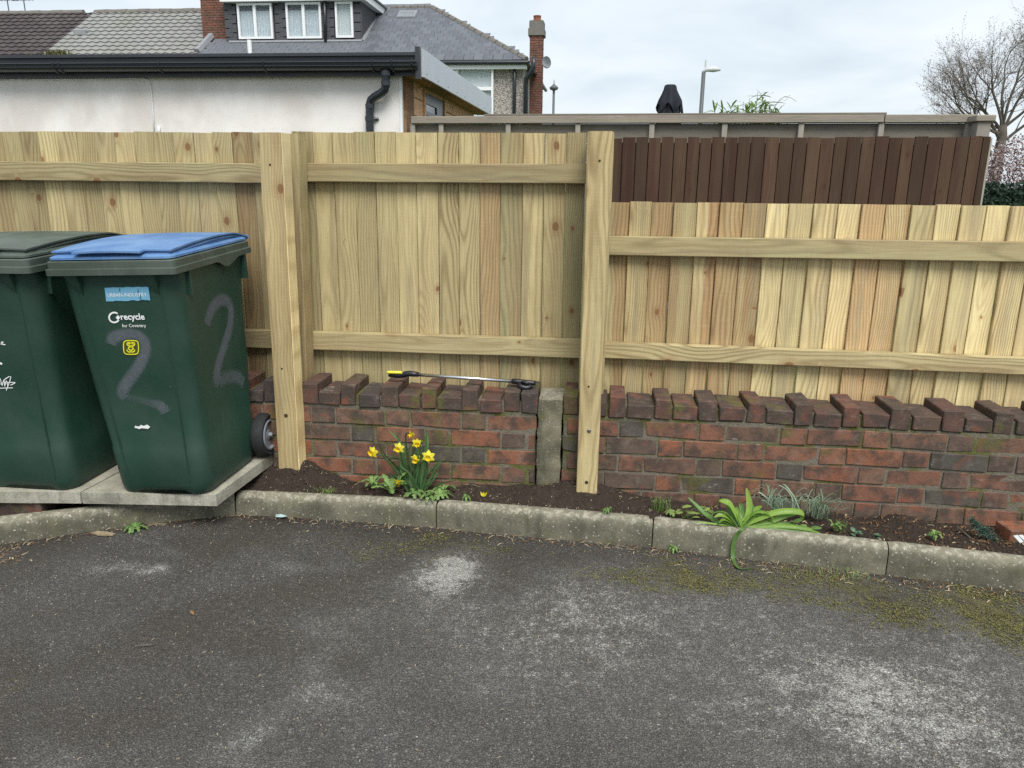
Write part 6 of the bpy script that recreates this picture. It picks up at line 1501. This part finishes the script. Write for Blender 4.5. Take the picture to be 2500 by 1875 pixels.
b = MB(); c = onZ(686, 1262, .04); n = 10; b.v = [tuple(c+Vector((.03*cos(2*pi*k/n)*rp.uniform(.6, 1.2), .012*sin(2*pi*k/n), rp.uniform(.0, .012)))) for k in range(n)]+[tuple(c+Vector((0, 0, .014)))]; b.f = [(k, (k+1) % n, n) for k in range(n)]
o = b.obj('plastic_scrap', plain('pale_plastic', (.36,.47,.46), .4, .4), origin=c); o.location = c; tag(o, 'crumpled pale plastic scrap at the kerb foot', 'litter')
for (lab, px, py, s) in (('curled dead leaf on the bare tarmac left of centre', 470, 1496, .016), ('orange brown dead leaf in the litter at the left edge', 52, 1355, .02), ('dead leaf on the tarmac below the slanted kerb', 237, 1317, .018), ('pale flat leaf on the tarmac below the daffodils', 730, 1306, .012), ('dry leaf on the tarmac left of the white patch', 800, 1330, .014)):
    c = onZ(px, py, .018 if py < 1330 and px < 900 else .006); b = MB(); a = rp.uniform(0, 6); d = Vector((cos(a), sin(a), 0)); b.strip([c-d*s, c-d*s*.3+Vector((0, 0, .006)), c+d*s*.4+Vector((0, 0, .007)), c+d*s], [.001, s*.4, s*.35, .001], (-d.y, d.x, .2), .5)
    o = b.obj('dead_leaf', M_DEADL, origin=c); o.location = c; tag(o, lab, 'leaf', 'dead leaves on the tarmac')

# ================================================================== countless small stuff
rs_ = random.Random(77)
def chip(mb, p, s, flat=.6):
    a = rs_.uniform(0, 6.28); c, d = cos(a)*s, sin(a)*s; k = rs_.uniform(.5, .9)
    mb.add([p+Vector((c, d, 0)), p+Vector((-d*k, c*k, 0)), p+Vector((-c, -d, 0)), p+Vector((d*k, -c*k, 0)), p+Vector((c*.2, d*.2, s*flat)), p+Vector((-c*.3, d*.3, s*flat*.8))], [(0,1,4),(1,5,4),(1,2,5),(2,3,5),(3,4,5),(3,0,4)])
def stuff(mb, name, mat, label, cat): tag(mb.obj(name, mat), label, cat, kind='stuff')
g1, g2, g3 = MB(), MB(), MB()
for _ in range(8000):   # tiny white specks, thicker on the residue
    y = 1.3+1.7*rs_.random(); x = rs_.uniform(-2.5, 2.2)
    if y > kerb_y(x)-.005 or rs_.random() > .2+1.3*patchsum(PD, x, y, 1): continue
    chip(g1, Vector((x, y, zg(x, y)-.0003)), rs_.uniform(.0007, .0017), .5)
for _ in range(15000):
    y = 1.35+1.65*rs_.random()**.9; x = rs_.uniform(-2.5, 2.2)
    if y > kerb_y(x)-.005: continue
    s = rs_.uniform(.0012, .0036)*(1.35 if rs_.random() < .06 else 1); r = rs_.random(); chip(g3 if r < .70 else (g2 if r < .97 else g1), Vector((x, y, zg(x, y)-.0006)), s)
stuff(g1, 'pale_grit', M_GRIT, 'loose pale grit strewn over the tarmac', 'grit'); stuff(g2, 'grey_grit', M_GRITD, 'loose grey grit strewn over the tarmac', 'grit'); stuff(g3, 'dark_grit', plain('dark_grit', (.065,.063,.06), .9, .2, var=.5), 'dark stone chips standing out of the tarmac', 'grit')
cr_ = MB()
for _ in range(7500):
    x = rs_.uniform(-1.62, 2.2); y = rs_.uniform(kerb_y(x)+.06, 3.222); chip(cr_, Vector((x, y, soil_z(x, y)-.001)), rs_.uniform(.002, .008)*(1 if rs_.random() < .93 else 2.0), .9)
stuff(cr_, 'soil_crumbs', M_CRUMB, 'crumbs of dark soil on the bed', 'soil')
sw_, dl_ = MB(), MB()
def straw(p, l, mb, w=.0011):
    a = rs_.uniform(0, 6.28); d = Vector((cos(a), sin(a), rs_.uniform(-.05, .25)))*l; mb.strip([p, p+d*.5+Vector((0, 0, .003)), p+d], [w, w*1.3, w*.4], (-d.y, d.x, .3*l), .2)
for _ in range(850):     # along the kerb foot
    x = rs_.uniform(-2.45, 2.15); y = kerb_y(x)-abs(rs_.gauss(.015, .05 if x > .3 else .035)); p = Vector((x, y, zg(x, y)+.002)); straw(p, rs_.uniform(.008, .035), sw_ if rs_.random() < .55 else dl_, rs_.uniform(.0006, .0016))
for _ in range(260):      # drift at the left edge
    q = onZ(rs_.gauss(35, 40), rs_.gauss(1355, 12), .006); straw(q, rs_.uniform(.015, .05), sw_ if rs_.random() < .5 else dl_, rs_.uniform(.001, .003))
for _ in range(520):      # mulch at the right of the bed
    x = rs_.gauss(1.45, .42); y = rs_.uniform(kerb_y(x)+.055, 3.20)
    if x < .35: continue
    straw(Vector((x, y, soil_z(x, y)+.002)), rs_.uniform(.008, .03), sw_ if rs_.random() < .22 else dl_, rs_.uniform(.0008, .003))
for _ in range(260):
    x = rs_.uniform(-1.5, .6); y = rs_.uniform(kerb_y(x)+.055, 3.2); straw(Vector((x, y, soil_z(x, y)+.002)), rs_.uniform(.005, .02), sw_, .0009)
for _ in range(500):
    x = rs_.uniform(-2.4, 2.1); y = rs_.uniform(1.5, kerb_y(x)); straw(Vector((x, y, zg(x, y)+.001)), rs_.uniform(.004, .012), sw_, .0009)
stuff(sw_, 'straw_litter', M_STRAW, 'scattered dry straw and seed husks', 'litter'); stuff(dl_, 'leaf_litter', M_DEADL, 'scattered brown leaf fragments', 'litter')
ms = MB()
cnt = 0
while cnt < 13000:
    x = rs_.uniform(-1.2, 2.15); y = rs_.uniform(1.9, 2.98)
    m = patchsum(PM, x, y, 5); ky = kerb_y(x)-y
    if ky < .0: cnt += .02; continue
    if x > -.1: m += .5*exp(-((ky-.05)/.06)**2)*(.35+1.3*nz(x*4, y*6, 2))
    cnt += .12
    if rs_.random() > (m*.95-.26)*sm(-.45, .35, nz(x*8, y*8, 6)+.5*nz(x*28, y*28, 7)): continue
    cnt += 1; p = Vector((x, y, zg(x, y)-.001)); h = rs_.uniform(.0025, .0065)
    for k in range(4): a = rs_.uniform(0, 6.28); ms.strip([p, p+Vector((cos(a)*h*.5, sin(a)*h*.5, h*.7)), p+Vector((cos(a)*h, sin(a)*h, h))], [.0010, .0016, .0003], (-sin(a), cos(a), 0), .2)
stuff(ms, 'moss', M_MOSS, 'yellow green moss tufts on the tarmac along the kerb', 'moss')
mg = MB()
for _ in range(1600):     # moss in the wall joints and on the caps
    if rs_.random() < .6: x = rs_.uniform(-1.25, -.3)
    else: x = rs_.uniform(0., 2.)
    z = .4735+rs_.gauss(0, .003) if rs_.random() < .45 else BED0-COURSE*rs_.randint(0, 4)+rs_.gauss(0, .003)
    if nz(x*5, z*11, 3) < .02: continue
    p = Vector((x, WY+.003, z)); h = rs_.uniform(.002, .006); a = rs_.uniform(0, 6.28); mg.strip([p, p+Vector((cos(a)*h, -h*.6, sin(a)*h*.6))], [.0012, .0003], (-sin(a), 0, cos(a)), .2)
stuff(mg, 'wall_moss', M_MOSS, 'moss specks in the brick joints', 'moss')
